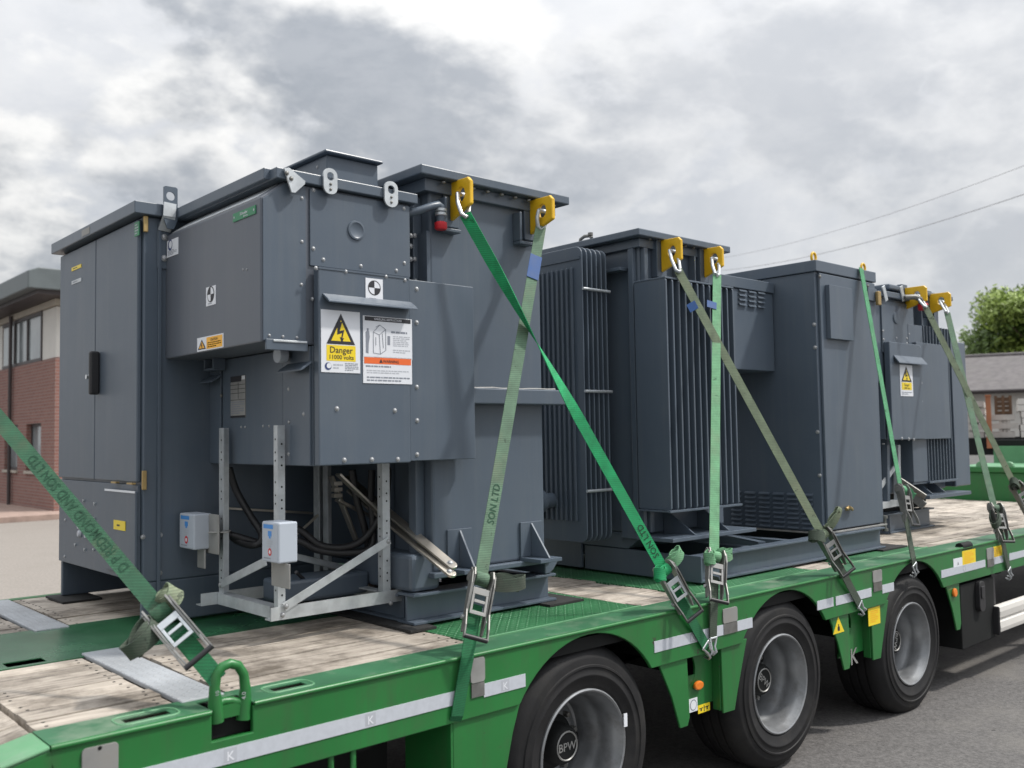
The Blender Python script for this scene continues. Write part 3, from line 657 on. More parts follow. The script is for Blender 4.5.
    for i, x in enumerate(wx):
        c = V((x, 2.925, wzs[i])); w = bpy.data.objects.new('wheel', None); COL.objects.link(w); w.parent = t; w.location = c-parent_loc(t); w.empty_display_size = .1
        if protos is None:
            ps = []
            Rr = .445
            prof = [(.250,.10),(.262,.016),(.268,.004),(.285,-.004),(.318,-.011),(.322,-.015),(.328,-.015),(.332,-.011),(.352,-.012),(.355,-.017),(.362,-.016),(.365,-.010),(.385,-.006),(.392,-.004),(.40,.002),(.418,.014),(.430,.028),(.438,.04),(.445,.06),(.4455,.085),(.434,.088),(.434,.098),(.4455,.101),(.446,.145),(.434,.148),(.434,.158),(.446,.161),(.446,.205),(.434,.208),(.434,.218),(.4455,.221),(.444,.27),(.43,.30),(.40,.32),(.30,.33),(.25,.30)]
            prof = [(r_*(1+.035*max(0, min(1, (r_-.29)/.1))), h_) for r_, h_ in prof]; ps.append(MB().lathe(prof, c, Y, 72).build('tyre', M['rubber'], w, 0, 50))
            # moulded rib on the sidewall + small white mark
            mk = P(625, 720, 1, 2.913); a = math.atan2(mk.z-c.z, mk.x-c.x); mm = MB()
            rim = [(.2685,.020),(.2685,-.004),(.262,-.008),(.255,-.004),(.250,.012),(.243,.03),(.236,.05),(.232,.10),(.226,.135),(.214,.15),(.208,.225),(.205,.245),(.19,.252),(.185,.245),(.182,.235),(.150,.216),(.128,.208),(.118,.21),(.06,.215)]
            ps.append(MB().lathe(rim, c, Y, 64).build('rim', M['rim'], w, 0, 35))
            hub = [(.122,.22),(.122,.20),(.112,.19),(.095,.18),(.088,.14),(.085,.122),(.078,.110),(.070,.105),(.066,.108),(.0005,.106)]
            ps.append(MB().lathe(hub, c, Y, 32).build('hub', M['chassis'], w, 0, 35))
            ring = MB().lathe([(.066,.1045),(.062,.100),(.058,.1045)], c, Y, 32).text('BPW', c+Z*-.02+Y*.104, X, Z, -Y, .052, 0, 'CENTER'); ps.append(ring.build('hub_emblem', M['plategrey'], w, 0, 35))
            for k in range(10):
                aa = 2*math.pi*k/10+.2; p = c+X*(.138*math.cos(aa))+Z*(.138*math.sin(aa))+Y*.182
                ps.append(MB().lathe([(.0005,0),(.012,.001),(.014,.006),(.014,.03)], p, Y, 6).build('wheel_nut', M['dullsteel'], w))
            for k in range(5):
                aa = 2*math.pi*k/5-.12; p = c+X*(.168*math.cos(aa))+Z*(.168*math.sin(aa)); h = MB().lathe([(.0005,.2225),(.024,.2215)], p, Y, 16).build('hand_hole_disc', M['chassis'], w); ps.append(h)  # near-black discs paint the shade of the hand holes
            protos = ps
        else:
            for p_ in protos: copy_part(p_, w)
            w.rotation_euler.y = (0, .7, 1.9)[i]
        MB().box(x-.06, x+.06, 3.2, 5.5, wz-.06, wz+.06).build('axle', M['chassis'], t)
        MB().lathe([(.25,.0),(.42,.01),(.445,.06),(.445,.26),(.42,.31),(.2,.32)], (x,5.37,wz), Y, 40).build('far_tyre', M['rubber'], t, 0, 50)
    tm = Stick(P(623.5,714,1,2.908), P(627,726,1,2.908), FY, 'white', .003); tm.build('tyre_mark', t)
    # reflective strips
    zt, zb = .776, .724
    X_ = lambda px: P(px, 765.5-.2457*(px-161), 1, YS).x
    for a, b, k in ((60,456,2),(483.5,525,1),(654,727,1),(737,752,0),(817,833,0),(835.5,871,0),(882,893.5,0),(941,985,1),(993,1003,0),(1009,1160,0)):
        xa, xb = X_(a), X_(b)
        s = Stick((xa, YS, zb), (xb, YS, zt), FY, 'refl', .003)
        for kx in ((X_(230), X_(370)) if k == 2 else ((xa+xb)/2,) if k == 1 else ()):
            fx = (kx-xa)/(xb-xa); hw = .022/(xb-xa); s.rect(fx-hw, .1, fx+hw, .92, 'print_pale', .0004); s.text('K', fx, .2, .78, 'white', .001)
        s.build('reflective_strip', t)
    def hinged(px0, py0, px1, py1, low=True):
        a, b = P(px0, py1, 1, YS), P(px1, py0, 1, YS); zc = a.z
        mb = MB(); mb.prism(rrect(b.x-a.x, b.z-zc, .012, 3, (a.x+b.x)/2, (b.z+zc)/2), (0,YS,0), X, Z, -Y, -.002, .006); 
        g = mb.build('hinged_plate', M['plategrey'], t, .001)
        if low: MB().box(a.x+.004, b.x-.004, YS-.0055, YS-.001, zc-.055, zc-.002).build('socket', M['dullsteel'], t)
    hinged(81, 741, 118, 800, False); hinged(470, 656, 484, 684); hinged(722.5, 606, 736.5, 624); hinged(872.5, 569, 881, 583); hinged(986.5, 547, 993, 560)
    bolts(t, [P(100, 748, 1, YS-.006)], -Y, .006, 'chassis', 'pin')
    def stk(x0, y0_, x1, y1_, m, name, yy, fn=None, label=None):
        s = Stick(P(x0, y1_, 1, yy), P(x1, y0_, 1, yy), FY, m, .002)
        if fn: fn(s)
        return s.build(name, t, label)
    stk(698, 702, 709.5, 714, 'stk_yellow', 'load_sticker', y0+.058, lambda s: (s.rect(.08,.55,.42,.65,'print'), s.rect(.55,.55,.92,.65,'print'), s.rect(.47,.1,.53,.9,'print'), s.rect(.2,.25,.3,.55,'print'), s.rect(.7,.25,.8,.55,'print')))
    s = Stick(P(689,713,1,y0+.058), P(697,697,1,y0+.058), FY, 'white'); s.disc(.5,.5,.4,'print_grey'); s.disc(.5,.5,.33,'white',.001); s.lines(.25,.75,.35,.65,3,'print_grey'); s.build('round_sticker', t)
    o_ = P(697, 685, 1, y0+.058); MB().prism(circ(.036, 20), o_, X, Z*.62, -Y, 0, .018).build('marker_light', M['amber'], t, .006)
    o_ = P(953.5, 592.5, 1, y0); MB().prism(circ(.03, 20), o_, X, Z, -Y, 0, .018).build('marker_light', M['amber'], t, .006)
    yb = y0+.058; s = Stick(P(833,635,1,y0), P(843.5,615,1,y0), FY, 'green', .001); s.tri(.5,.02,1,.5,'stk_yellow','stk_yellow'); s.rect(.4,.15,.6,.4,'print',.0013); s.rect(.46,.4,.54,.55,'print',.0013); s.build('warning_triangle', t)
    stk(868.5, 605.5, 879.5, 626.5, 'stk_yellow', 'yellow_plate', y0, lambda s: s.lines(.15,.85,.15,.85,6,'stk_orange'))
    s = MB().text('K', P(854,664,1,yb), X, Z, -Y, .14, .002, 'CENTER'); s.build('letter_mark', M['plategrey'], t)
    stk(962.5, 548.5, 975, 566, 'stk_yellow', 'yellow_plate', YS, lambda s: s.lines(.12,.88,.1,.9,7,'stk_orange'))
    stk(953.5, 557, 962, 568.5, 'white', 'load_sticker', YS, lambda s: (s.text('A',.5,.25,.5,'print'),))
    stk(993.2, 545, 1001.5, 558.5, 'stk_yellow', 'yellow_plate', YS, lambda s: s.lines(.12,.88,.1,.9,5,'stk_orange'))
    # tool box with controller, side guard behind the third wheel
    a, b = P(962, 630, 1, 2.9), P(993.5, 583, 1, 2.9)
    MB().box(a.x, b.x, 2.9, 3.3, .18, .63).build('tool_box', M['chassis'], t, .006)
    cx = P(980, 596, 1, 2.885); MB().prism([(x, z) for x, z in rrect(.10, .22, .04, 4, cx.x, cx.z)], (0,2.9,0), X, Z, -Y, 0, .035).prism(rrect(.06,.09,.01,3,cx.x,cx.z+.03), (0,2.865,0), X, Z, -Y, 0, .008).build('controller', M['black'], t, .008)
    gx = P(1000, 620, 1, 2.86).x; gz0 = P(1000, 634, 1, 2.86).z; gz1 = P(998, 607, 1, 2.86).z; h = gz1-gz0
    prof = [(0,0),(-.03,.01),(-.035,h*.2),(-.03,h*.42),(-.012,h*.5),(-.03,h*.58),(-.035,h*.8),(-.03,h*.97),(0,h),(.02,h),(.02,0)]
    MB().prism(prof, (gx, 2.89, gz0), Y, Z, X, 0, 3.5).build('side_guard', M['panelwhite'], t, .004)
    for xx in (gx+.02, gx+1.4): MB().box(xx, xx+.06, 2.915, 2.95, gz0, .65).build('guard_bracket', M['black'], t)
    MB().box(gx-.02, gx-.001, 2.855, 2.95, gz0-.01, gz1+.0).build('guard_cap', M['black'], t, .01)
    # gooseneck at the front
    MB().box(XE+.001, XE+.04, 2.9, 5.75, .86, 1.22).build('gooseneck_wall', M['green'], t, .01)
    MB().box(XE-.03, XE+.09, 2.9, 5.75, 1.221, 1.29).build('gooseneck_beam', M['green'], t, .012)
    for k in range(9): MB().prism(circ(.05, 12), (XE+.02, 3.0+k*.32, 1.30), Y, Z, X, -.03, .03).build('gooseneck_ring', M['green_pale'], t, .01)
    MB().box(XE+.05, 15, 2.9, 5.75, 1.12, 1.215).build('gooseneck_deck', M['green_pale'], t)
    MB().box(15.001, 15.06, 2.9, 5.75, 1.0, 1.47).build('headboard', M['green_pale'], t, .01)
    MB().box(15.0, 15.08, 2.9, 5.75, 1.472, 1.56).build('headboard_beam', M['chassis'], t, .01)
    MB().box(12.2, 14.8, 3.4, 5.2, .5, 1.1).build('gooseneck_frame', M['chassis'], t)
    # small lifting ring under the rail and the hook pockets
    lx = P(342, 757, 1, 2.9); MB().tube([(lx.x-.045, 2.9, .66), (lx.x-.045, 2.9, .58), (lx.x-.02,2.9,.555), (lx.x+.02,2.9,.555), (lx.x+.045, 2.9, .58), (lx.x+.045, 2.9, .66)], .011, 8).build('tie_ring', M['green'], t, 0, 60)
    lx = X_(975)+.0; MB().tube([(P(958,546,1,2.9).x+.02, 2.9, .9), (P(963,546,1,2.9).x+.1, 2.9, .9)], .03, 10).build('roller', M['chassis'], t, 0, 40)
    # swivelling lashing ring at the near corner
    yr = 2.905; pr = lambda px, py: P(px, py, 1, yr)
    pts = [pr(216.5,722), pr(215.2,705), pr(214.5,688), pr(216.5,675), pr(222,667), pr(230,663.5), pr(238,665.5), pr(243.5,674), pr(245.2,688), pr(244.5,703), pr(243,719)]
    ring = MB().tube(pts, [.024,.023,.017,.016,.016,.016,.016,.016,.018,.023,.024], 12); ring.tube([pr(216,706), pr(223,701), pr(231,700.5), pr(238,702), pr(244,705)], [.016,.013,.013,.013,.016], 10); ring.box(pr(216,715).x, pr(243,715).x, yr-.012, yr+.012, pr(230,716).z, pr(230,703).z)
    lr = ring.build('lashing_ring', M['green'], t, 0, 60)
    MB().box(na+.005, nb-.005, 2.93, 3.0, nz-.02, nz+.02).build('ring_seat', M['green'], t)
    MB().text('4.0', pr(243,694)-Y*.02, Z, -X, -Y, .02, 0).text('10', pr(216.5,692)-Y*.02, Z, -X, -Y, .018, 0).build('cast_mark', M['galv'], lr)
    # stump of the rear handrail at the left edge
    return t
trailer()
# rubber mats under the loads
def mat_(x0, x1, y0, y1, lab):
    o = MB().box(x0, x1, y0, y1, DZ+.003, DZ+.014).build('anti_slip_mat', M['mat']); tag(o, lab, 'mat')
mat_(1.58, 1.78, 5.30, 5.60, 'black anti-slip mat under the foot of the left double-door cabinet')
mat_(2.42, 2.56, 3.36, 4.6, 'black anti-slip mat under the left end of the first transformer base')
mat_(3.26, 3.50, 3.36, 4.6, 'black anti-slip mat sticking out at the right end of the first transformer base')
mat_(6.30, 6.66, 3.17, 4.6, 'black anti-slip mat sticking out under the louvred cabinet skid')
# ------------------------------------------------------------------ left double-door cabinet
def left_cabinet():
    x0, y0, y1, x1 = 1.62, 4.36, 5.545, 2.62
    t = thing('electrical_cabinet', 'tall dark grey double-door electrical cabinet with black handle, the leftmost load', 'cabinet', (2.1, 4.95, DZ))
    zb = 1.105
    mb = MB(); mb.box(x0+.022, x1, y0+.0, y1, zb, 2.80); mb.box(x0+.02, x1-.001, y0+.001, y0+.03, .915, zb-.001); mb.box(x0+.02, x1-.001, y1-.03, y1-.001, .915, zb-.001)
    mb.box(x1-.05, x1-.002, y0+.031, y1-.031, .915, zb-.001); mb.build('body', M['paint'], t, .006)
    MB().box(x0+.3, x1-.1, y0+.04, y1-.04, zb-.05, zb-.002).build('floor_plate', M['chassis'], t)
    MB().box(x0+.6, x0+.62, y0+.04, y1-.04, .915, zb-.06).build('base_backing', M['chassis'], t)  # near-black panel inside the open base, its colour standing in for shade
    lid = MB().box(x0-.035, x1+.03, y0-.035, y1+.035, 2.802, 2.86).build('lid', M['paint'], t, .004)
    ym = P(95.5, 300, 0, x0).y; z0 = 1.562
    for a, b in ((y0+.022, ym-.003), (ym+.003, y1-.012)):
        MB().box(x0, x0+.021, a, b, z0, 2.785).build('door', M['paint_tex'], t, .006)
    h = P(97.5, 352, 0, x0); h2 = P(97.5, 395, 0, x0)
    mb = MB(); mb.box(x0-.05, x0-.001, h.y-.044, h.y-.014, h2.z, h.z); mb.build('door_handle', M['black'], t, .01)
    k = P(92, 377, 0, x0); MB().lathe([(.0005,-.03),(.012,-.03),(.013,0)], k, X, 12).build('lock', M['steel'], t, 0, 40)
    # lower front panel and its access flap
    MB().box(x0+.006, x0+.021, y0+.022, y1-.012, zb+.002, z0-.012).build('lower_panel', M['paint_tex'], t, .003)
    pa, pb = P(107, 580, 0, x0), P(137, 490, 0, x0)
    MB().box(x0-.008, x0+.005, pb.y, pa.y, zb+.03, P(120, 490, 0, x0).z).build('access_flap', M['paint_tex'], t, .004)
    mb = MB(); a, b = P(107,488.5,0,x0), P(137,492,0,x0); mb.box(x0-.012, x0-.0085, b.y, a.y, b.z-.006, b.z+.004); mb.build('flap_seal', M['white'], t)
    # brass hinges
    for py0, py1, px in ((216.5, 232, 145), (470.5, 490, 143.5)):
        a, b = P(px-2.3, py1, 1, y0), P(px+2.4, py0, 1, y0); MB().box(a.x, b.x, y0-.014, y0-.0005, a.z, b.z).build('hinge', M['brass'], t, .003)
    for px in (115, 131): a = P(px, 488, 0, x0-.01); MB().box(x0-.02, x0-.001, a.y-.035, a.y+.03, 1.553, 1.561).build('hinge', M['brass'], t, .001)
    def st(x0_, y0_, x1_, y1_, m, name, fn=None): 
        s = Stick(P(x0_, y1_, 0, x0-.0085 if name == 'flap_label' else x0), P(x1_, y0_, 0, x0-.0085 if name == 'flap_label' else x0), FX, m, .0025)
        if fn: fn(s)
        return s.build(name, t)
    st(72, 263.8, 81.5, 271.5, 'stk_yellow', 'yellow_label', lambda s: s.lines(.15,.85,.3,.75,1,'print'))
    st(72, 277.5, 81.5, 285, 'galv', 'steel_label', lambda s: s.lines(.15,.85,.3,.75,1,'print_grey'))
    st(135, 221, 139.4, 237, 'badge', 'green_label', lambda s: s.lines(.1,.9,.1,.9,4,'print_pale'))
    st(114, 521.5, 125.5, 529, 'stk_yellow', 'flap_label', lambda s: s.lines(.3,.7,.3,.7,1,'print'))
    # indicator window cluster
    for px, py in ((80,526),(87.5,528.5),(80,533.5),(87,535)):
        c = P(px, py, 0, x0+.005); MB().lathe([(.0005,-.012),(.014,-.012),(.02,-.006),(.021,.0)], c, X, 14).build('indicator_lamp', M['print_pale'], t, 0, 40)
    mb = MB()
    for px, py in ((84,500),(95,503),(94.5,518),(76,521),(75.5,544),(94,549),(85,549),(79,516)):
        c = P(px, py, 0, x0+.005); mb.box(x0-.001, x0+.006, c.y-.008, c.y+.008, c.z-.003, c.z+.003).box(x0-.001, x0+.006, c.y-.003, c.y+.003, c.z-.011, c.z-.0035)
    mb.build('window_clip', M['galv'], t)
    bolts(t, [P(px, py, 0, x0+.005) for px, py in ((65,520),(64.5,556.5))], -X, .009)
    bolts(t, [P(px, py, 1, y0-.001) for px, py in ((160.5,535),(160,573),(143,537))], -Y, .011)
    # fixing bracket on the side, edge profile strip
    a = P(149, 478, 1, y0); MB().box(x0+.085, x0+.10, y0-.014, y0-.001, .92, 2.78).build('corner_strip', M['paint'], t, .002)
    # lifting eye plate
    a, b = P(158.5, 257, 1, y0), P(172, 190, 1, y0); cx, hw = (a.x+b.x)/2, .03
    ze, zt = P(164, 230, 1, y0-.03).z, b.z
    def rect_ring(hx, hy, r, xa, xb, ya, yb, n=32):
        out, inn = [], []
        for k in range(n):
            a = 2*math.pi*(k+.5)/n; c_, s_ = math.cos(a), math.sin(a); tt = min(((xb-hx) if c_ > 0 else (xa-hx))/c_ if abs(c_) > 1e-6 else 9, ((yb-hy) if s_ > 0 else (ya-hy))/s_ if abs(s_) > 1e-6 else 9)
            out.append((hx+c_*tt, hy+s_*tt)); inn.append((hx+c_*r, hy+s_*r))
        return out, inn
    o_, ho = rect_ring(0, .055, .021, -.033, .033, -.10, .10)
    MB().plate_hole(o_, ho, (cx+.004, y0-.05, zt-.10), X, Z, Y, -.004, .004).build('lifting_plate', M['paint'], t)
    MB().bar((cx, y0-.056, 2.865), (cx-.004, y0-.056, 2.80), .058, .008, Y).bar((cx-.004, y0-.056, 2.80), (cx-.01, y0-.012, 2.74), .058, .008, Y).build('lifting_strap', M['galv'], t)
    MB().box(cx-.04, cx+.035, y0-.009, y0-.0005, 2.56, 2.74).build('lifting_base', M['paint'], t, .003)
    bolts(t, [(cx-.008, y0-.012, 2.71), (cx-.008, y0-.012, 2.61)], -Y, .015)
    bolts(t, [V((x0+.12, y1+.0, 2.86))], Z, .014)
    s = MB().box(x0-.0365, x0-.0352, 4.94, 5.06, 2.812, 2.845); s.build('lid_label', M['plategrey'], t)
left_cabinet()
# ------------------------------------------------------------------ first high-voltage switch unit
def switch_unit():
    YU, YD, XL, XU = 3.41, 3.36, 1.975, 1.745
    yb_u, yb_l = 4.37, 4.52
    t = thing('switch_unit', 'grey high-voltage switch box with white DANGER 11000 volts sign on a galvanised frame', 'switch box', (2.2, 3.9, 1.0))
    zb = 1.637
    # upper housing: chamfered profile in XZ, run along Y
    prof = [(XU,2.135),(XU,2.716),(1.851,2.795),(2.47,2.795),(2.47,2.135)]
    MB().prism(prof, (0,0,0), X, Z, Y, YU, yb_u).build('upper_housing', M['paint_warm_lit'], t, .006)
    MB().prism([(XU+.008,2.142),(XU+.008,2.711),(1.855,2.79),(1.945,2.79),(1.945,2.142)], (0,YU,0), X, Z, -Y, .0005, .004).build('end_panel', M['paint'], t, .0015)
    # bright chamfer sheet seen under the lid edge
    a, b = V((XU,0,2.716)), V((1.851,0,2.795)); u = (b-a).normalized(); n = V((-u.z,0,u.x))
    MB().obox((a.x,0,a.z), u, Y, n, .012, (b-a).length-.004, YU+.05, yb_u-.06, .0005, .003).build('chamfer_sheet', M['galv'], t)
    # lid with drip edge, raised hood
    MB().box(1.80, 2.50, YU-.028, yb_u+.05, 2.797, 2.842).build('lid', M['paint'], t, .004)
    MB().box(1.775, 1.81, YU+.03, yb_u+.05, 2.80, 2.847).build('drip_edge', M['paint'], t, .003)
    MB().box(2.15, 2.42, YU+.17, yb_u-.02, 2.843, 3.004).build('hood', M['paint'], t, .006)
    MB().box(2.125, 2.43, YU+.14, yb_u+.02, 3.005, 3.018).build('hood_top', M['paint'], t, .005)
    bolts(t, [V((2.149, YU+.25+i*.11, 2.965)) for i in range(5)], -X, .008)
    # front cover of the upper housing with dished knock-out
    c0, c1 = P(309, 263, 1, YU), P(410, 187, 1, YU)
    MB().prism([(1.962,2.462),(1.962,2.785),(2.468,2.785),(2.468,2.462)], (0,YU,0), X, Z, -Y, .0005, .008).build('front_cover', M['paint'], t, .003)
    k = P(356, 230.5, 1, YU-.008); MB().lathe([(.043,-.0),(.041,-.006),(.034,-.007),(.029,-.004),(.0005,-.003)], k, Y, 32).build('knock_out', M['paint'], t, 0, 35)
    bolts(t, [P(px, py, 1, YU-.009) for px, py in ((313.5,190),(361,189.5),(404,208.5),(313.5,248.5),(323.5,259.5),(361,266),(396.5,270.5),(404.5,263))], -Y, .0085)
    bolts(t, [P(px, py, 1, YU-.005) for px, py in ((302,198),(302,241.5),(301.5,284.5))], -Y, .007)
    bolts(t, [P(px, py, 1, YU-.005) for px, py in ((269.5,335.3),(283,336.5),(297,337.5))], -Y, .006)
    # lower ledge of end panel
    MB().box(1.76, 1.945, YU-.016, YU-.0045, 2.105, 2.148).build('ledge', M['paint'], t, .002)
    MB().box(1.79, 1.94, YU-.02, YU-.0165, 2.138, 2.146).build('ledge_trim', M['galv'], t, .001)
    # lifting lugs along the lid front
    def lug(px0, py0, px1, py1, name='lifting_lug'):
        yy = YU-.034; a, b = P(px0, py1, 1, yy), P(px1, py0, 1, yy); w, h = b.x-a.x, b.z-a.z
        o_ = rrect(w, h, w*.45, 6, (a.x+b.x)/2, (a.z+b.z)/2); cz = b.z-w*.52; cx = (a.x+b.x)/2
        ho = [(cx+w*.27*math.cos(math.atan2(y-(a.z+b.z)/2, (x-cx)*h/w)), cz+w*.27*math.sin(math.atan2(y-(a.z+b.z)/2, (x-cx)*h/w))) for x, y in o_]
        MB().plate_hole(o_, ho, (0,yy,0), X, Z, -Y, -.002, .007).build(name, M['galv'], t)
        bolts(t, [(cx, yy-.009, a.z+h*.38), (cx, yy-.009, a.z+h*.18)], -Y, .006, 'dullsteel')
    lug(323, 170, 336.5, 193); lug(384, 183, 397, 206)
    tri = [P(px, py, 1, YU-.034) for px, py in ((283.5,168.5),(288.5,168),(304.5,181.5),(304,184.5),(294.5,193),(291,192.5))]
    MB().prism([(p.x, p.z) for p in tri], (0,YU-.034,0), X, Z, -Y, -.002, .007).build('lifting_plate', M['galv'], t)
    bolts(t, [P(px, py, 1, YU-.043) for px, py in ((287,173),(291.5,178.5))], -Y, .009, 'dullsteel')
    # lower cabinet, recessed centre door, danger cover, side plate
    MB().box(XL, 2.465, YU, yb_l, zb, 2.133).build('lower_housing', M['paint'], t, .005)
    yq0, yq1 = P(285.5, 450, 0, XL).y, P(224, 450, 0, XL).y
    MB().box(XL-.012, XL-.0005, yq1+.012, yb_l-.004, zb+.003, 2.13).build('side_panel', M['paint'], t, .002)
    MB().box(XL-.006, XL-.0005, yq0+.012, yq1-.0, zb+.003, 2.13).build('side_door', M['paint'], t, .002)
    MB().box(XL-.012, XL-.0005, YU+.004, yq0-.0, zb+.003, 2.13).build('side_panel', M['paint'], t, .002)
    MB().box(XL, 2.43, YD, YU-.0095, zb+.002, 2.452).build('danger_cover', M['paint'], t, .005)
    pr = P(476.5, 400, 1, YD)
    MB().box(2.436, pr.x-.0, YD+.012, YD+.045, zb+.008, 2.448).build('side_plate', M['paint'], t, .003)
    MB().box(XL+.0, 2.43, YD-.003, YD-.0005, 2.445, 2.453).build('cover_trim', M['paint'], t)
    bolts(t, [P(px, py, 1, YD+.011) for px, py in ((416.8,289),(416.8,322.5),(417,387),(417.3,420.5),(417.3,454.5))], -Y, .0105)
    bolts(t, [P(px, py, 1, YD-.001) for px, py in ((337,408.7),(395,410.5),(344.5,460),(372,459.5),(398,459.3))], -Y, .0105)
    bolts(t, [P(px, py, 1, YD-.001) for px, py in ((316,268.0),(346,271.5),(386,276.5),(405,280))], -Y, .0085)
    bolts(t, [P(px, py, 0, XL-.012) for px, py in ((303.5,414),(312,299),(288.5,389),(289,422),(288.5,454),(209,419))], -X, .009)
    bolts(t, [P(px, py, 0, XL-.007) for px, py in ((285,381),(285,398),(241,427),(245,427),(263,426),(269,426))], -X, .006)
    bolts(t, [P(px, py, 0, XL-.012) for px, py in ((221,369.5),(221,395.5))], -X, .009, 'dullsteel')
    # drip hoods
    def hoodlet(o, u, w, out, n, name='drip_hood'):
        MB().prism([(0,0),(.04,-.026),(.05,-.036),(.05,-.042),(.035,-.034),(0,-.010)], o, n, Z, u, 0, w).build(name, M['paint'], t, .0015)
    a = P(322.5, 295, 1, YD); b = P(411, 305, 1, YD); hoodlet((a.x, YD-.0005, a.z+.008), X, b.x-a.x, 0, -Y)
    a = P(288, 371, 0, XL-.012); b = P(312, 368, 0, XL-.012); hoodlet((XL-.0125, b.y, a.z+.03), Y, a.y-b.y, 0, -X)
    a = P(198, 385, 0, XL-.012); b = P(222, 378, 0, XL-.012); hoodlet((XL-.0125, b.y, a.z+.04), Y, a.y-b.y, 0, -X)
    # latch and rubber foot under the upper housing
    k = P(281, 355, 0, XL-.05); MB().lathe([(.0005,-.02),(.034,-.02),(.034,.02),(.0005,.02)], k, X, 20).box(k.x-.012, k.x+.012, k.y-.012, k.y+.03, k.z+.02, 2.134).build('roller_bracket', M['ltgrey'], t, .003)
    k = P(213, 362, 0, XL-.06); MB().box(k.x-.02, k.x+.04, k.y-.045, k.y-.035, k.z-.03, 2.134).box(k.x-.02, k.x+.04, k.y+.05, k.y+.06, k.z-.03, 2.134).box(k.x-.02, k.x+.04, k.y-.045, k.y+.06, k.z-.04, k.z-.03).build('latch_bracket', M['paint'], t, .002)
    # signs
    s = Stick(P(321, 372, 1, YD), P(359.5, 312.5, 1, YD), FY, 'white', .0025)
    s.tri(.5,.455,.955,.37); s.bolt_sign(.5,.655,.27,.33); s.rect(.13,.185,.88,.44,'stk_yellow'); s.text('Danger',.505,.315,.145,'print',.0012,maxw=.64); s.text('11000 volts',.505,.215,.10,'print',.0012,maxw=.62)
    s.disc(.17,.095,.085,'print_blue'); s.disc(.19,.105,.058,'white',.0010); s.lines(.30,.55,.05,.15,2,'print_pale',3); s.lines(.6,.95,.03,.165,5,'print_grey',4)
    s.build('danger_sign', t, 'white sign with yellow lightning triangle reading Danger 11000 volts')
    s = Stick(P(363, 357.5, 1, YD), P(411.5, 319.5, 1, YD), FY, 'white', .0025)
    s.rect(.03,.885,.97,.985,'print'); s.text('HANDLING INSTRUCTIONS',.5,.91,.075,'white',.0012,maxw=.56)
    s.poly([(.05,.12),(.10,.10),(.11,.35),(.13,.5),(.12,.62),(.105,.64),(.11,.70),(.07,.70),(.075,.64),(.045,.6),(.05,.45)],'print_grey')
    def ln(pts, w=.006, m='print_grey'):
        for (xa, ya), (xb, yb) in zip(pts, pts[1:]):
            d = V((xb-xa, yb-ya, 0)); l = d.length or 1; nx, ny = -d.y/l*w, d.x/l*w; s.poly([(xa-nx,ya-ny),(xb-nx,yb-ny),(xb+nx,yb+ny),(xa+nx,ya+ny)], m, .001)
    ln([(.20,.12),(.20,.62),(.33,.80),(.45,.70),(.45,.2),(.34,.10),(.20,.12)]); ln([(.20,.62),(.32,.56),(.45,.70)]); ln([(.32,.56),(.34,.10)]); ln([(.25,.5),(.25,.3)]); ln([(.33,.80),(.25,.74)]); ln([(.38,.6),(.40,.25)])
    s.rect(.485,.33,.54,.55,'print_grey'); s.lines(.56,.97,.60,.70,1,'print_grey',5); s.lines(.60,.95,.30,.57,6,'print_pale',6); s.lines(.60,.95,.14,.24,2,'print_pale',7)
    s.build('instruction_sign', t, 'white instruction sheet with line drawing of a cabinet and a standing figure')
    s = Stick(P(363, 383, 1, YD), P(411.5, 358.6, 1, YD), FY, 'white', .0025)
    s.rect(.02,.73,.98,.97,'stk_red'); s.poly([(.32,.78),(.39,.78),(.355,.92)],'print',.0012); s.text('WARNING',.56,.785,.15,'print',.0012,maxw=.34); s.lines(.05,.8,.58,.70,1,'print_grey',8); s.lines(.07,.93,.36,.52,2,'print_pale',9); s.lines(.07,.95,.06,.28,2,'print_grey',10)
    s.build('warning_sign', t, 'white label with orange WARNING band')
    cog_mark(P(365.5, 300, 1, YD-.0005), P(382.5, 279.7, 1, YD-.0005), FY, t, 'white centre-of-gravity sticker above the danger sign')
    cog_mark(P(206.5, 306.5, 0, XU), P(216, 285, 0, XU), FX, t, 'white centre-of-gravity sticker on the upper left face')
    s = Stick(P(197.7, 352, 0, XU), P(223.8, 333, 0, XU), FX, 'white', .0025); s.rect(.37,.08,.97,.92,'stk_orange'); s.tri(.19,.12,.85,.16,'print','stk_orange'); s.bolt_sign(.19,.38,.1,.36); s.text('CAUTION',.66,.62,.26,'print',.0012,maxw=.42); s.lines(.41,.92,.15,.58,3,'print_grey'); s.build('caution_sign', t)
    s = Stick(P(233.8, 222.5, 0, XU), P(256.2, 205, 0, XU), FX, 'badge', .004); s.text('Schneider',.5,.48,.5,'white',.0008,maxw=.62); s.text('Electric',.58,.14,.36,'white',.0008,maxw=.4); s.disc(.06,.5,.025,'galv'); s.disc(.94,.5,.025,'galv'); s.build('green_badge', t)
    s = Stick(P(167.5, 258, 0, XU), P(178.5, 237, 0, XU), FX, 'white', .0025); s.disc(.3,.7,.2,'print_blue'); s.disc(.33,.72,.14,'white',.001); s.lines(.1,.9,.08,.4,4,'print_grey'); s.build('small_label', t)
    s = Stick(P(231, 418, 0, XL-.007), P(245.5, 375, 0, XL-.007), FX, 'plategrey', .002); s.rect(.0,.86,.75,1,'print'); s.rect(0,0,1,.05,'print')
    for yy in (.42,.58,.68,.78): s.rect(0,yy,1,yy+.012,'print')
    s.rect(.52,.45,.55,.84,'print'); s.lines(.06,.94,.08,.40,6,'print_grey'); s.rect(.78,.9,1.0,.99,'white'); s.build('rating_plate', t)
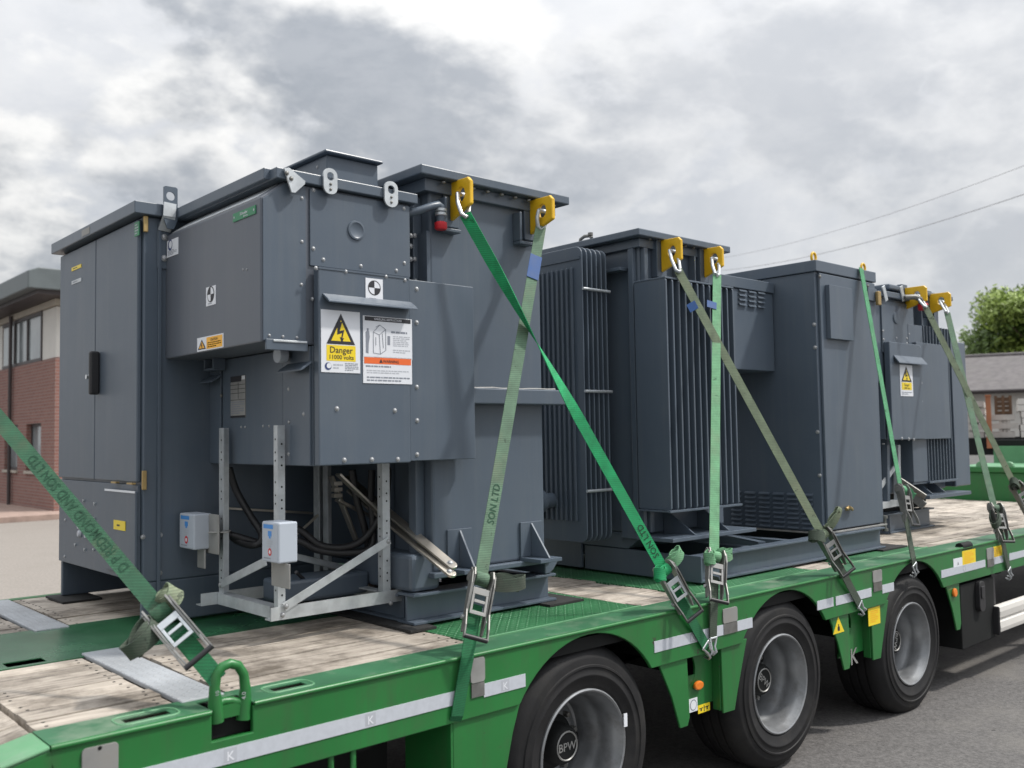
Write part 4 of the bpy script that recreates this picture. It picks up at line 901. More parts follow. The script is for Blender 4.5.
    bolts(t, [P(px, py, 0, XU-.001) for px, py in ((243,269.5),(246.5,269.5))], -X, .005)
    # galvanised support frame of slotted angle
    fz = 1.0
    def upright(x, y, z0, z1, s1, s2, w=.055, holes=True):
        mb = MB(); angle(mb, (x,y,z0), (x,y,z1), s1, s2, w, .005); o = mb.build('upright', M['galv'], t)
        if holes:
            hb = MB().mat(M['chassis']); k = z0+.05; i = 0
            while k < z1-.03:
                hb.lathe([(.0005,.0006),(.004,.0006),(.0045,0)], V((x,y,k))+V(s1)*w*.55-V(s2)*.0008, -V(s2), 8)
                hb.lathe([(.0005,.0006),(.004,.0006),(.0045,0)], V((x,y,k+.02))+V(s2)*w*.55-V(s1)*.0008, -V(s1), 8)
                k += (.035,.055,.09)[i%3]; i += 1
            hb.build('upright_hole_disc', None, o)  # near-black discs painted on for the shade in the holes
        return o
    x_l = XL-.06
    f0, f1 = P(278, 600, 0, x_l).y, P(219, 590, 0, x_l).y      # front and rear upright positions
    upright(x_l, f0, fz+.05, P(283, 425, 0, x_l).z, X, Y, .034); upright(x_l, f1, fz+.05, P(222, 428, 0, x_l).z, X, -Y, .046)
    xr = P(383, 560, 1, f0).x
    upright(xr, f0, fz+.05, zb, X, Y, .040); xr2 = xr; upright(xr2-.03, f1, fz+.05, zb, X, -Y, .05, False)
    xm = P(323, 520, 1, 4.1).x; upright(xm, 4.1, fz+.05, zb, X, -Y, .045, False)
    def rail(a, b, s1, s2, w=.05, nm='rail'): return angle(MB(), a, b, s1, s2, w, .005).build(nm, M['galv'], t)
    xe = P(405, 598, 1, f0-.01).x
    rail((x_l-.035, f0-.007, fz-.0), (xe, f0-.007, fz-.0), Z, Y, .055)       # front foot
    rail((x_l-.085, f1+.0, fz), (xe, f1+.0, fz), Z, Y, .055)                 # rear foot
    rail((x_l-.007, f0+.06, fz+.05), (x_l-.007, f1-.002, fz+.05), -Z, X, .05)
    rail((xr+.052, f0+.06, fz+.05), (xr+.052, f1-.002, fz+.05), -Z, -X, .05)
    MB().bar((x_l+.03, f0-.012, fz+.055), P(388, 541, 1, f0-.012), .006, .036, Z, .01).build('brace', M['galv'], t, .001)
    MB().bar((x_l-.012, f1-.06, fz+.10), (x_l-.012, f0+.09, P(270,562,0,x_l).z), .006, .036, Z, .01).build('brace', M['galv'], t, .001)
    MB().bar(P(293,556,1,4.0), P(384,577,1,4.0), .04, .03).build('rear_rail', M['galv'], t, .002)
    for p in (P(388.5,541.5,1,f0-.016), P(391,603,1,f0-.009), P(283,615,1,f0-.009), V((x_l+.03,f0-.016,fz+.055))): bolts(t, [p], -Y, .011)
    bolts(t, [V((x_l-.008, f1-.03, fz+.09))], -X, .014)
    # control boxes
    def cbox(px0, py0, px1, py1, xx, dy, lab, drop):
        a, b = P(px0, py1, 0, xx), P(px1, py0, 0, xx); y_0, y_1 = b.y, a.y; z_0, z_1 = a.z, b.z
        d = .085
        c = MB().box(xx, xx+d, y_0, y_1, z_0, z_1).build('control_box', M['ltgrey'], t, .006, label=lab)
        s = Stick((xx-.0005, y_1-.006, z_0+.006), (xx-.0005, y_0+.006, z_1-.006), FX, 'ltgrey', .001)
        s.rect(.08,.86,.72,.97,'ltblue'); s.rect(.38,.66,.62,.80,'ltblue'); s.rect(.44,.60,.56,.66,'ltblue'); s.disc(.5,.24,.12,'red'); s.disc(.5,.24,.06,'white',.001); s.lines(.3,.7,.36,.56,3,'print_pale'); s.lines(.1,.8,.04,.1,1,'print_grey'); s.build('control_label', c)
        return z_0, y_0, y_1
    xx = x_l-.09
    z_0, ya, yb = cbox(262, 523, 278.5, 561, xx, 0, 'pale grey control box on the front upright', .1)
    MB().box(xx+.03, xx+.036, ya-.03, yb-.02, z_0-.10, z_0-.001).box(x_l-.006, x_l-.001, f0-.03, f0+.04, z_0-.1, z_0+.04).build('box_bracket', M['plategrey'], t, .003)
    z_0, ya, yb = cbox(179.5, 514.5, 194, 547.5, xx-.02, 0, 'pale grey control box beside the rear upright', .1)
    MB().box(xx+.05, xx+.058, ya-.10, ya+.03, z_0-.02, z_0+.16).box(xx+.03, xx+.038, ya-.0, ya+.08, z_0-.09, z_0-.001).bar((xx+.054, ya-.09, z_0+.08), (x_l+.01, f1+.0, z_0+.08), .09, .006, Z).build('box_bracket', M['plategrey'], t, .003)
    # power cables and aluminium busbars under the box
    def cable(pts, r=.017):
        # smooth through points
        out = []; n = len(pts)
        for i in range(n-1):
            p0, p1, p2, p3 = [V(pts[max(0,min(n-1,i+k))]) for k in (-1,0,1,2)]
            for k in range(8):
                q = k/8; out.append(.5*((2*p1)+(p2-p0)*q+(2*p0-5*p1+4*p2-p3)*q*q+(3*p1-p0-3*p2+p3)*q**3))
        out.append(V(pts[-1])); MB().tube(out, r, 10).build('power_cable', M['cable'], t, 0, 60)
    yc = 3.85; pc = lambda px, py, y=yc: P(px, py, 1, y)
    cable([pc(229,468,4.2), pc(236,490,4.2), pc(250,515,4.15), pc(262,535,4.1), pc(255,545,4.1), pc(236,540,4.2), pc(222,525,4.25)])
    cable([pc(388,468,3.66), pc(387,490,3.68), pc(381,515,3.75), pc(365,538,3.8), pc(345,547,3.85), pc(320,545,3.9), pc(300,530,3.95), pc(282,525,4.0), pc(262,530,4.1)])
    cable([pc(372,470,3.8), pc(371,500,3.8), pc(373,525,3.8), pc(370,548,3.8), pc(345,553,3.85), pc(318,550,3.9), pc(296,540,3.95), pc(270,545,4.1), pc(232,535,4.2)])
    cable([pc(352,470,3.85), pc(357,500,3.85), pc(365,530,3.85), pc(370,560,3.85)])
    cable([pc(296,572,3.8), pc(310,583,3.85), pc(330,586,3.9), pc(345,580,4.0)], .008)
    for k, (pa, pb, yy) in enumerate((((346,478),(455,569),3.40), ((350,491),(454,577.5),3.375))):
        A, B = P(*pa, 1, 4.0), P(*pb, 1, yy-.115); d = (B-A).normalized(); nrm = V((0,-1,0)); nrm = (nrm-d*nrm.dot(d)).normalized(); sd = d.cross(nrm)
        bb = MB(); l = (B-A).length; w_ = .021; o_ = [(0,-w_),(l-.02,-w_)]+[(l-.02+w_*math.sin(R(a)), -w_*math.cos(R(a))) for a in range(15,180,15)]+[(l-.02,w_),(0,w_)]
        bb.prism(o_, A, d, sd, nrm, 0, .012); ob = bb.build('busbar', M['alu'], t, .001)
        bolts(ob, [B+nrm*.013-d*.035], nrm, .013)
    for (pa, pb, y_) in (((338,474),(378,512),3.75), ((331,476),(356,540),3.95), ((337,500),(378,520),3.9), ((222,508),(311,513),4.30), ((296,535),(318,515),4.1)):
        A, B = P(*pa, 1, y_), P(*pb, 1, y_); MB().bar(A, B, .012, .04 if pa[0] != 296 else .012, Y).build('busbar', M['alu'], t, .002)
    mb = MB()
    for i in range(3): mb.box(pc(331,480,3.9).x, pc(339,480,3.9).x, 3.87, 3.9, pc(331,483+i*6,3.9).z-.012, pc(331,483+i*6,3.9).z+.006)
    mb.build('terminal_block', M['alu'], t)
    # bushing pipe with red cap, flange strip at the tank side
    mb = MB(); y_ = 3.40; g = lambda px, py: P(px, py, 1, y_)
    mb.tube([g(400,214.5)+Y*.12, g(418,211), g(432,206), g(438,204.8), g(440.5,207), g(440.8,212), g(440.8,222)], [.018,.018,.018,.019,.021,.021,.021], 12).build('vent_pipe', M['paint'], t, 0, 60)
    MB().lathe([(.023,0),(.027,0),(.027,.012),(.022,.014)], g(440.8,213), -Z, 16).lathe([(.023,0),(.027,0),(.027,.012),(.022,.014)], g(440.8,209), -Z, 16).build('pipe_collar', M['galv'], t, 0, 40)
    MB().lathe([(.0005,0),(.022,0),(.029,.004),(.029,.03),(.024,.036),(.0005,.036)], g(440.8,222), -Z, 18).build('pipe_cap', M['red'], t, 0, 40)
    MB().box(2.472, 2.60, 3.55, 4.2, 2.0, 2.72).build('throat', M['chassis'], t)
    xs_ = P(419, 250, 1, 3.50).x; MB().box(xs_, xs_+.02, 3.44, 3.54, 2.45, P(419,233,1,3.5).z).build('flange_strip', M['paint'], t, .002)
    bolts(t, [P(px, py, 1, 3.50) for px, py in ((411,235.5),(415,235.5),(411,259),(415,259),(411,246),(416,281))], -Y, .011)
switch_unit()
# ------------------------------------------------------------------ shared: transformer lifting lug and jacking bracket
def yellow_lug(parent, x, y_out, y_in, z0, z1, th=.022):
    """pentagon plate standing out of the tank, normal along X, with a hole"""
    ym = (y_out+y_in)/2; h = z1-z0; c = .02
    o_ = []; base = [(y_in, z0), (y_out+.0, z0+h*.30), (y_out, z1-c), (y_out+c, z1), (y_in, z1)]
    cy, cz = y_out+(y_in-y_out)*.46, z0+h*.60
    # subdivide outline to 20 points
    pts = []
    for i in range(5):
        a, b = V((*base[i],0)), V((*base[(i+1)%5],0))
        for k in range(4): pts.append(a.lerp(b, k/4))
    outer = [(p.x, p.y) for p in pts]
    hole = []
    for p in pts:
        a = math.atan2(p.y-cz, p.x-cy); hole.append((cy+.029*math.cos(a), cz+.034*math.sin(a)))
    o = MB().plate_hole(outer, hole, (x,0,0), Y, Z, X, -th/2, th/2).build('lifting_lug', M['yellow'], parent, .005)
    MB().box(x-.045, x+.045, y_in+.001, y_in+.05, z0-.03, z1+.03).build('lug_base', M['paint'], parent, .004)
    return V((x, cy, cz))
def jack_bracket(parent, x0, x1, yt, z, d=.13, h=.2):
    mb = MB().box(x0, x1, yt-d, yt+.002, z-.018, z).box(x0, x1, yt-.012, yt-.0005, z+.001, z+h)
    xm = (x0+x1)/2; mb.prism([(yt-.013, z+.001), (yt-d+.01, z+.001), (yt-.013, z+h-.005)], (xm,0,0), Y, Z, X, -.006, .006)
    return mb.build('jacking_bracket', M['paint'], parent, .002)
def lid(parent, x0, x1, y0, y1, z1, th=.045):
    mb = MB(); mb.box(x0+.004, x1-.004, y0+.004, y1-.004, z1-.014, z1)
    for a in ((x0, x1, y0, y0+.012), (x0, x1, y1-.012, y1), (x0, x0+.012, y0+.0125, y1-.0125), (x1-.012, x1, y0+.0125, y1-.0125)): mb.box(*a, z1-th, z1-.0145)
    mb2 = MB().prism([(x0,0),(x0,.02),(x0+.02,.03),(x1-.02,.03),(x1,.02),(x1,0)], (0,0,z1-.03), X, Z, Y, y0, y1)
    b = MB().box(x0, x1, y0, y1, z1-th, z1).build('lid', M['paint'], parent, .006)
    return b
# ------------------------------------------------------------------ first transformer
LUGS = {}
def transformer_one():
    x0, x1, yf, yb = 2.615, 3.32, 3.45, 4.62
    t = thing('transformer', 'large grey transformer with plain front wall, just right of the large DANGER sign', 'transformer', (2.95, 4.0, DZ))
    MB().box(x0, x1, yf, yb, 1.135, 2.938).build('tank', M['paint'], t, .012)
    lid(t, 2.515, 3.47, 3.375, 4.72, 2.985)
    MB().box(2.57, 3.41, 3.42, 4.68, 2.88, 2.9395).build('lid_flange', M['paint'], t, .004)
    bolts(t, [V((2.66+i*.09, 3.40, 2.925)) for i in range(9)], -Z, .012, 'dullsteel')
    MB().lathe([(.0005,.035),(.09,.033),(.105,.02),(.108,0)], (3.10, 3.62, 2.985), Z, 28).build('lid_cover', M['paint'], t, 0, 35)
    # corner posts / flanged corner strips
    MB().box(x0-.05, x0-.001, yf+.06, yf+.12, 1.14, 2.87).build('corner_post', M['paint'], t, .005)
    MB().box(x0-.03, x0-.001, yf+.3, yf+.34, 1.14, 2.87).build('corner_post', M['paint'], t, .005)
    # stiffener shelf
    MB().box(x0+.02, 3.44, yf-.075, yf-.001, 1.90, 1.975).build('stiffener', M['paint'], t, .006)
    MB().tube([(2.86+i*.06, yf-.01, 1.979+random.uniform(-.003,.003)) for i in range(10)], .006, 6).build('weld_bead', M['plategrey'], t, 0, 60)
    # floor flange and feet
    MB().box(x0-.02, x1+.01, yf-.03, yb, 1.108, 1.134).build('floor_flange', M['paint'], t, .005)
    MB().prism([(0,0),(0,.06),(.012,.075),(.09,.075),(.09,.055),(.06,.02),(.03,0)], (x1-.02, 0, 1.052), X, Z, Y, yf-.02, yf+.5).build('foot', M['paint'], t, .006)
    MB().box(2.50, 2.66, yf+.01, yf+.5, 1.053, 1.22).build('foot', M['paint'], t, .02)
    MB().box(2.05, 2.5, yf+.35, yf+.55, 1.02, 1.12).build('outrigger', M['paint'], t, .015)
    for y in (yf+.045, 4.4):
        mb = MB(); ibeam(mb, (2.49, y, DZ+.015), (3.375, y, DZ+.015), .135, .13, .012); mb.build('base_beam', M['paint'], t, .002)
    for x in (2.50, 3.30): mb = MB(); ibeam(mb, (x+.04, yf+.12, DZ+.016), (x+.04, 4.33, DZ+.016), .12, .08, .01, X); mb.build('cross_beam', M['paint'], t)
    jack_bracket(t, 2.69, 2.835, yf, 1.145, .13, .175); jack_bracket(t, 3.145, 3.29, yf, 1.15, .15, .17)
    LUGS[1] = yellow_lug(t, 2.735, 3.285, 3.435, 2.762, 2.945); LUGS[2] = yellow_lug(t, 3.24, 3.262, 3.425, 2.762, 2.935)
    for x in (2.70, 3.17): MB().box(x-.035, x+.06, yf-.055, yf-.001, 2.70, 2.716).box(x-.035, x-.02, yf-.055, yf-.001, 2.717, 2.86).build('lug_bracket', M['paint'], t, .003)
    bolts(t, [V((2.70, yf-.001, 2.84)), V((2.73, yf-.001, 2.83))], -Y, .012, 'paint')
transformer_one()
# ------------------------------------------------------------------ second transformer with its skid
def transformer_two():
    x0, x1, yf, yb = 4.28, 5.06, 3.60, 4.72
    t = thing('transformer', 'grey transformer with ribbed radiators on side and front, middle of the trailer', 'transformer', (4.7, 4.1, DZ))
    MB().box(x0, x1, yf, yb, 1.16, 2.9).build('tank', M['paint'], t, .012)
    lid(t, 4.19, 5.10, 3.52, 4.80, 2.946, .042)
    MB().box(x0-.03, x1+.01, yf-.03, yb+.02, 2.85, 2.902).build('lid_flange', M['paint'], t, .003)
    bolts(t, [V((4.33+i*.085, 3.555, 2.9)) for i in range(9)], -Z, .012, 'dullsteel')
    MB().box(x0+.01, x0+.045, yf-.035, yf-.001, 1.17, 2.85).build('corner_strip', M['paint'], t, .006)
    MB().box(x0-.035, x0-.001, yf+.02, yf+.06, 1.17, 2.85).build('corner_strip', M['paint'], t, .006)
    for x in (4.43, 4.60, 4.76, 4.9): MB().box(x-.006, x+.006, yf-.05, yf-.001, 2.60, 2.85).build('lid_gusset', M['paint'], t)
    MB().box(x0-.08, x0-.001, yf+.08, yf+.28, 2.72, 2.74).build('side_ledge', M['paint'], t, .003)
    # front fin bank
    n = 12; fx0, fx1, fy, fz0, fz1 = 4.235, 4.885, 3.365, 1.312, 2.632
    for i in range(n):
        x = fx0+(fx1-fx0)*i/(n-1); MB().prism(rrect(yf-fy, fz1-fz0, .012, 3, (yf+fy)/2-.001, (fz0+fz1)/2), (x,0,0), Y, Z, X, -.0065, .0065).build('fin', M['paint'], t, .002)
    MB().box(fx0-.02, fx1+.03, fy-.006, fy+.012, fz0-.014, fz0-.001).box(fx0-.02, fx1+.03, fy+.013, yf-.002, fz0-.012, fz0-.002).build('fin_tie', M['paint'], t, .002)
    MB().box(fx0-.008, fx1+.012, fy+.002, yf-.002, fz1+.001, fz1+.012).build('fin_tie', M['paint'], t, .002)
    MB().box(fx0, fx1, yf-.03, yf-.001, fz0+.02, fz1-.02).build('fin_back', M['paint'], t)
    # left radiator bank
    ry0, ry1, rz0, rz1 = 3.755, 4.62, 1.125, 2.85
    for i in range(6):
        x = 3.955+i*.041
        mb = MB().prism(rrect(ry1-ry0, rz1-rz0, .05, 5, (ry0+ry1)/2, (rz0+rz1)/2), (x,0,0), Y, Z, X, -.0055, .0055)
        r_ = mb.build('radiator_panel', M['paint'], t, .004)
        if i == 0:
            for k in range(19):
                y = ry0+.075+k*.040; MB().prism(rrect(.015, rz1-rz0-.24, .007, 3, y, (rz0+rz1)/2), (x-.0072,0,0), Y, Z, -X, 0, .012).build('flute', M['paint'], r_, .003)
            MB().prism([(-.42,.80),(-.42,.785),(.40,.785),(.40,.80)], (x-.0075, (ry0+ry1)/2, (rz0+rz1)/2), Y, Z, -X, 0, .004).build('seam', M['paint'], r_)
    for py in (290.5, 391.5, 490.5):
        z = P(596, py, 1, ry0).z; MB().tube([(3.945, ry0-.012, z), (4.175, ry0-.012, z)], .009, 8).build('radiator_tie', M['galv'], t, 0, 60)
    for z in (2.6, 1.4): MB().tube([(3.93, 4.15, z), (4.285, 4.15, z)], .05, 14).build('header_pipe', M['paint'], t, 0, 50)
    k = P(551, 509, 0, 3.86); MB().lathe([(.0005,-.05),(.055,-.05),(.07,-.035),(.07,.0),(.045,.02),(.045,.09)], (3.85, 4.03, 1.36), X, 24).build('drain_valve', M['paint'], t, 0, 40)
    # tapered floor and jacking plate
    MB().prism([(yf, 1.158), (yf+.14, 1.065), (yb-.1, 1.065), (yb, 1.158)], (x0,0,0), Y, Z, X, 0, x1-x0).build('tank_floor', M['paint'], t, .004)
    MB().box(4.20, 5.02, fy-.03, yf-.002, 1.135, 1.157).build('jacking_plate', M['paint'], t, .003)
    for x in (4.45, 4.78): MB().prism([(yf-.003, 1.158), (fy+.0, 1.158), (yf-.003, 1.305)], (x,0,0), Y, Z, X, -.006, .006).build('gusset', M['paint'], t)
    MB().box(x0-.03, x0-.002, yf-.02, yf+.16, 1.13, 1.3).build('floor_skirt', M['paint'], t, .004)
    LUGS[3] = yellow_lug(t, 4.435, 3.40, 3.55, 2.712, 2.905); LUGS[4] = yellow_lug(t, 4.86, 3.41, 3.55, 2.722, 2.905)
    p = P(583, 236, 0, 4.2); MB().tube([(4.24, 4.04, 2.944), (4.24, 4.035, 2.968), (4.24, 4.00, 2.982), (4.24, 3.955, 2.978), (4.24,3.94,2.962)], .011, 10).lathe([(.0005,.018),(.016,.018),(.016,0)], (4.24,3.95,2.978), Z, 12).build('lid_shackle', M['dullsteel'], t, 0, 50)
    # common skid
    mb = MB(); ibeam(mb, (4.30, 3.26, DZ+.015), (6.43, 3.26, DZ+.015), .145, .09, .012); mb.build('skid_beam', M['paint'], t, .002)
    mb = MB(); ibeam(mb, (4.30, 4.62, DZ+.015), (6.43, 4.62, DZ+.015), .145, .09, .012); mb.build('skid_beam', M['paint'], t, .002)
    MB().box(4.285, 4.30-.001, 3.212, 4.10, DZ+.015, DZ+.162).build('skid_end', M['paint'], t, .003)
    MB().box(4.27, 4.29, 4.112, 4.78, DZ+.02, DZ+.185).build('skid_end', M['paint'], t, .003)
    for x in (4.9, 5.35, 6.35): MB().box(x, x+.07, 3.31, 4.57, DZ+.02, DZ+.15).build('cross_beam', M['paint'], t, .003)
    MB().bar((5.05, 3.32, 1.064), (5.34, 3.9, 1.064), .05, .012).build('skid_brace', M['paint'], t)
transformer_two()
# ------------------------------------------------------------------ louvred cabinet (with cable duct)
def louvred_cabinet():
    x0, x1, yf, yb = 5.715, 6.515, 3.285, 4.55
    t = thing('electrical_cabinet', 'grey louvred cabinet with plain door and two yellow eye bolts on its lid', 'cabinet', (6.1, 3.9, DZ))
    zb, zt = 1.075, 2.815
    MB().box(x0, x1, yf, yb, zb, zt).build('body', M['paint'], t, .006)
    MB().box(x0-.012, x1+.02, yf-.02, yb+.02, zt+.001, 2.892).build('lid', M['paint'], t, .005)
    MB().box(x0+.03, x1-.005, yf-.020, yf-.001, zb+.01, zt-.008).build('door', M['paint'], t, .004)
    a, b = P(824.5, 340, 1, yf-.02), P(843.5, 287, 1, yf-.02)
    MB().box(a.x+.03, b.x+.06, yf-.052, yf-.0205, a.z+.01, b.z-.01).build('door_panel', M['paint'], t, .002)
    MB().prism([(x1-.13, zt-.14), (x1-.13, zt-.05), (x1+.0, zt-.05), (x1+.0, zt-.14)], (0,yf-.0205,0), X, Z, -Y, 0, .012).build('latch_plate', M['paint'], t, .002)
    p = P(876.5, 296, 1, yf-.03); MB().box(p.x-.03, p.x+.015, yf-.06, yf-.034, p.z-.07, p.z+.03).build('latch', M['brass'], t, .006)
    bolts(t, [P(px, py, 1, yf-.021) for px, py in ((820,276.5),(868,286))], -Y, .013, 'dullsteel')
    bolts(t, [P(px, py, 0, x0-.001) for px, py in ((814,324.5),(815,347.5),(817.5,432),(819.5,475.5))], -X, .014)
    # side louvres
    for i in range(6):
        for r in range(8):
            yc = P(737+i*14.2 if i else 737, 510, 0, x0).y; zc = P(770, 492+r*4.6, 0, x0).z
            w = .085
            MB().prism([(0,0),(-.014,-.008),(-.016,-.016),(0,-.004)], (x0-.0005, yc-w/2, zc), X, Z, Y, 0, w).build('louvre', M['paint'], t)
    # duct with louvres
    yd = 3.60; a, b = P(730, 367, 1, yd), P(772, 270, 1, yd)
    MB().box(5.08, x0-.014, yd, 4.3, 2.16, 2.70).build('duct', M['paint'], t, .006)
    MB().box(5.07, x0-.014, yd-.012, 4.31, 2.702, 2.775).build('duct_lid', M['paint'], t, .004)
    for i in range(3):
        for r in range(4):
            c = P((742, 751.5, 760.5)[i], (289.5, 291, 292)[i]+r*4.6, 1, yd); 
            MB().prism([(0,.002),(-.012,-.008),(-.014,-.016),(0,-.006)], (c.x-.045, yd-.0005, c.z), Y, Z, X, 0, .085).build('louvre', M['paint'], t)
    # eye bolts
    for px, py in ((813.5, 256.5), (863, 266.5)):
        c = P(px, py, 1, yf+.1); c.z = 2.945
        pts = [c+X*(.028*math.cos(R(a)))*1 + Z*(.032*math.sin(R(a))) for a in range(-90, 271, 20)]
        MB().tube(pts, .009, 8).lathe([(.012,0),(.02,.004),(.022,.018)], (c.x, c.y, 2.911), -Z, 12).build('eye_bolt', M['yellow'], t, 0, 60)
    # base flange
    MB().box(x0-.01, x1+.03, yf-.03, yb, 1.062, 1.074).build('base_flange', M['plategrey'], t, .002)
    c = P(881, 527, 1, yf-.03); MB().lathe([(.0005,0),(.02,0),(.02,.02),(.0095,.021),(.0095,.09),(.02,.091),(.02,.11),(.0005,.112)], (x1+.015, yf-.02, 1.02), Z, 10).build('base_bolt', M['dullsteel'], t, 0, 40)
    c = P(844, 509, 1, yf-.021); MB().tube([c+X*.07-Z*.005, c+X*.03+Z*.01-Y*.02, c-X*.005-Y*.02], .012, 8).tube([c+X*.02+Z*.012-Y*.03, c+X*.06+Z*.0-Y*.025, c+X*.09-Z*.01-Y*.012], .010, 8).build('rope_knot', M['brass'], t, 0, 60)
louvred_cabinet()
# ------------------------------------------------------------------ third group: switch box and transformer at the front
def third_group():
    YU, YD = 3.56, 3.50
    s_ = thing('switch_unit', 'smaller grey switch box far along the trailer with a narrow yellow DANGER sign', 'switch box', (7.4, 4.0, 1.0))
    q = lambda px, py, y=YU: P(px, py, 1, y)
    a, b = q(881, 349), q(911, 292)
    MB().box(6.95, b.x+.02, YU, 4.5, 2.12, 2.80).build('upper_housing', M['paint'], s_, .006)
    MB().box(a.x+.01, b.x-.0, YU-.012, YU-.001, 2.36, 2.775).build('front_cover', M['paint'], s_, .003)
    MB().box(a.x-.04, b.x+.05, YU-.04, 4.52, 2.801, 2.85).build('lid', M['paint'], s_, .006)
    k = q(894.5, 318); MB().lathe([(.05,0),(.047,-.008),(.036,-.009),(.0005,-.006)], (k.x, YU-.013, k.z), Y, 24).build('knock_out', M['paint'], s_, 0, 40)
    bolts(s_, [q(px, py, YU-.013) for px, py in ((883,331),(883.5,339.5),(896.5,338),(907,338.5),(909,334),(907,343.5),(883,297),(908,303))], -Y, .011)
    for px in (884.5, 902): 
        a_, b_ = q(px-3, 299, YU-.045), q(px+3, 288, YU-.045); MB().bar(a_+X*.08, b_-X*.07, .05, .01, Y, .01).build('lifting_lug', M['galv'], s_, .004)
    c0, c1 = P(893, 440, 1, YD), P(920.5, 345, 1, YD)
    MB().box(c0.x, c1.x, YD, YU-.013, c0.z, c1.z).build('danger_cover', M['paint'], s_, .005)
    MB().box(c0.x-.0, c1.x, YU-.0, 4.5, c0.z+.005, 2.119).build('lower_housing', M['paint'], s_, .005)
    pa, pb = P(921, 440, 1, YD), P(948.5, 345.5, 1, YD); MB().box(pa.x+.004, pb.x, YD+.01, YD+.04, pa.z+.005, pb.z).build('side_plate', M['paint'], s_, .003)
    h0, h1 = P(893.5, 355, 1, YD), P(922, 360, 1, YD); MB().prism([(0,0),(.035,-.045),(.045,-.06),(.045,-.066),(.03,-.056),(0,-.012)], (h0.x, YD-.0005, h0.z), -Y, Z, X, 0, h1.x-h0.x).build('drip_hood', M['paint'], s_)
    bolts(s_, [P(px, py, 1, YD+.009) for px, py in ((921.3,383),(921.8,401.5),(922,419),(922.8,437.5),(919.5,347))], -Y, .013)
    bolts(s_, [P(px, py, 1, YD-.001) for px, py in ((902,438.5),(909,439),(914,439.5))], -Y, .013)
    s = Stick(P(900.5, 396, 1, YD), P(911.8, 365.5, 1, YD), FY, 'white', .003); s.tri(.5,.46,.96,.42); s.bolt_sign(.5,.66,.27,.3); s.rect(.1,.2,.9,.44,'stk_yellow'); s.text('Danger',.5,.32,.12,'print',.0012,maxw=.66); s.text('11000 volts',.5,.225,.09,'print',.0012,maxw=.64); s.lines(.1,.9,.04,.15,2,'print_grey'); s.build('danger_sign', s_)
    h0 = P(878.5, 391, 0, c0.x); MB().box(c0.x-.08, c0.x-.001, YU+.1, YU+.3, 1.95, 1.97).build('drip_hood', M['paint'], s_)
    bolts(s_, [V((c0.x+.02+i*.14, YU+.03, c0.z-.03)) for i in range(2)], -Z, .012)
    # support frame
    mb = MB(); g = lambda px, py: P(px, py, 1, 3.62)
    mb.bar(g(879, 489), g(894, 468), .04, .012, Y).build('brace', M['galv'], s_); MB().bar(g(876, 507)-X*.3, g(900, 502), .05, .05).build('rail', M['galv'], s_)
    for px in (886, 897): MB().bar(g(px, 445), g(px+.6, 506), .04, .04).build('upright', M['galv'] if px > 890 else M['paint'], s_)
    for pa, pb in (((900,481),(924,497)), ((905,490),(923.5,505.5))):
        MB().bar(P(*pa,1,3.6), P(*pb,1,3.44), .014, .065, Y, .01).build('busbar', M['dullsteel'], s_, .004)
    c = P(915, 299, 1, 3.42); MB().tube([P(905,297.5,1,3.5), P(915,297,1,3.44), P(920,299,1,3.42), P(922,304,1,3.42)], .022, 10).build('vent_pipe', M['dullsteel'], s_, 0, 60)
    c = P(923, 307, 1, 3.42); MB().lathe([(.0005,-.028),(.034,-.028),(.04,-.02),(.04,.02),(.034,.03),(.0005,.03)], c, Z, 14).build('pipe_cap', M['red'], s_, 0, 40)
    # transformer
    yf = 3.66; x0, x1 = 7.42, 8.62
    t = thing('transformer', 'grey transformer with narrow front fins, farthest along the trailer', 'transformer', (8.0, 4.1, DZ))
    MB().box(x0, x1-.15, yf, 4.7, 1.22, 2.87).build('tank', M['paint'], t, .012)
    ll = P(902, 277.5, 1, 3.58); lr = P(949, 289, 1, 3.58); MB().box(7.36, lr.x+.06, 3.57, 4.8, 2.885, 2.93).build('lid', M['paint'], t, .012)
    for x in (7.75, 8.0, 8.25): MB().box(x-.008, x+.008, yf-.06, yf-.001, 2.5, 2.88).build('lid_gusset', M['paint'], t)
    f0, f1 = P(930, 481, 1, 3.54), P(950, 322, 1, 3.54)
    n = 10
    for i in range(n): x = f0.x+(f1.x-f0.x)*i/(n-1); MB().box(x-.007, x+.007, 3.54, yf-.001, f0.z+.0, 2.62).build('fin', M['paint'], t, .002)
    MB().box(f0.x-.28, f0.x-.02, 3.545, yf-.001, f0.z, 2.615).build('fin_cover', M['paint'], t, .003)
    MB().box(f0.x-.02, f1.x+.02, 3.53, 3.55, f0.z-.02, f0.z-.001).box(f0.x-.28, f1.x+.02, 3.551, yf-.001, f0.z-.018, f0.z-.002).build('fin_tie', M['paint'], t, .002)
    r0, r1 = P(955, 490, 1, 3.6), P(965, 343, 1, 3.6); MB().box(r0.x, r1.x, 3.6, 4.6, r0.z+.03, r1.z).box(r0.x-.02, r0.x+.02, 3.58, 3.599, r0.z+.03, r1.z).build('radiator_panel', M['paint'], t, .01)
    MB().box(7.7, f1.x+.1, 3.46, yf-.002, 1.17, 1.2).build('jacking_plate', M['paint'], t, .003)
    for x in (7.85, 8.1): MB().prism([(yf-.003, 1.205), (3.5, 1.205), (yf-.003, 1.33)], (x,0,0), Y, Z, X, -.006, .006).build('gusset', M['paint'], t)
    MB().prism([(7.5,1.219),(8.4,1.219),(8.2,1.07),(7.5,1.07)], (0,3.75,0), X, Z, Y, 0, .8).build('tank_floor', M['chassis'], t)
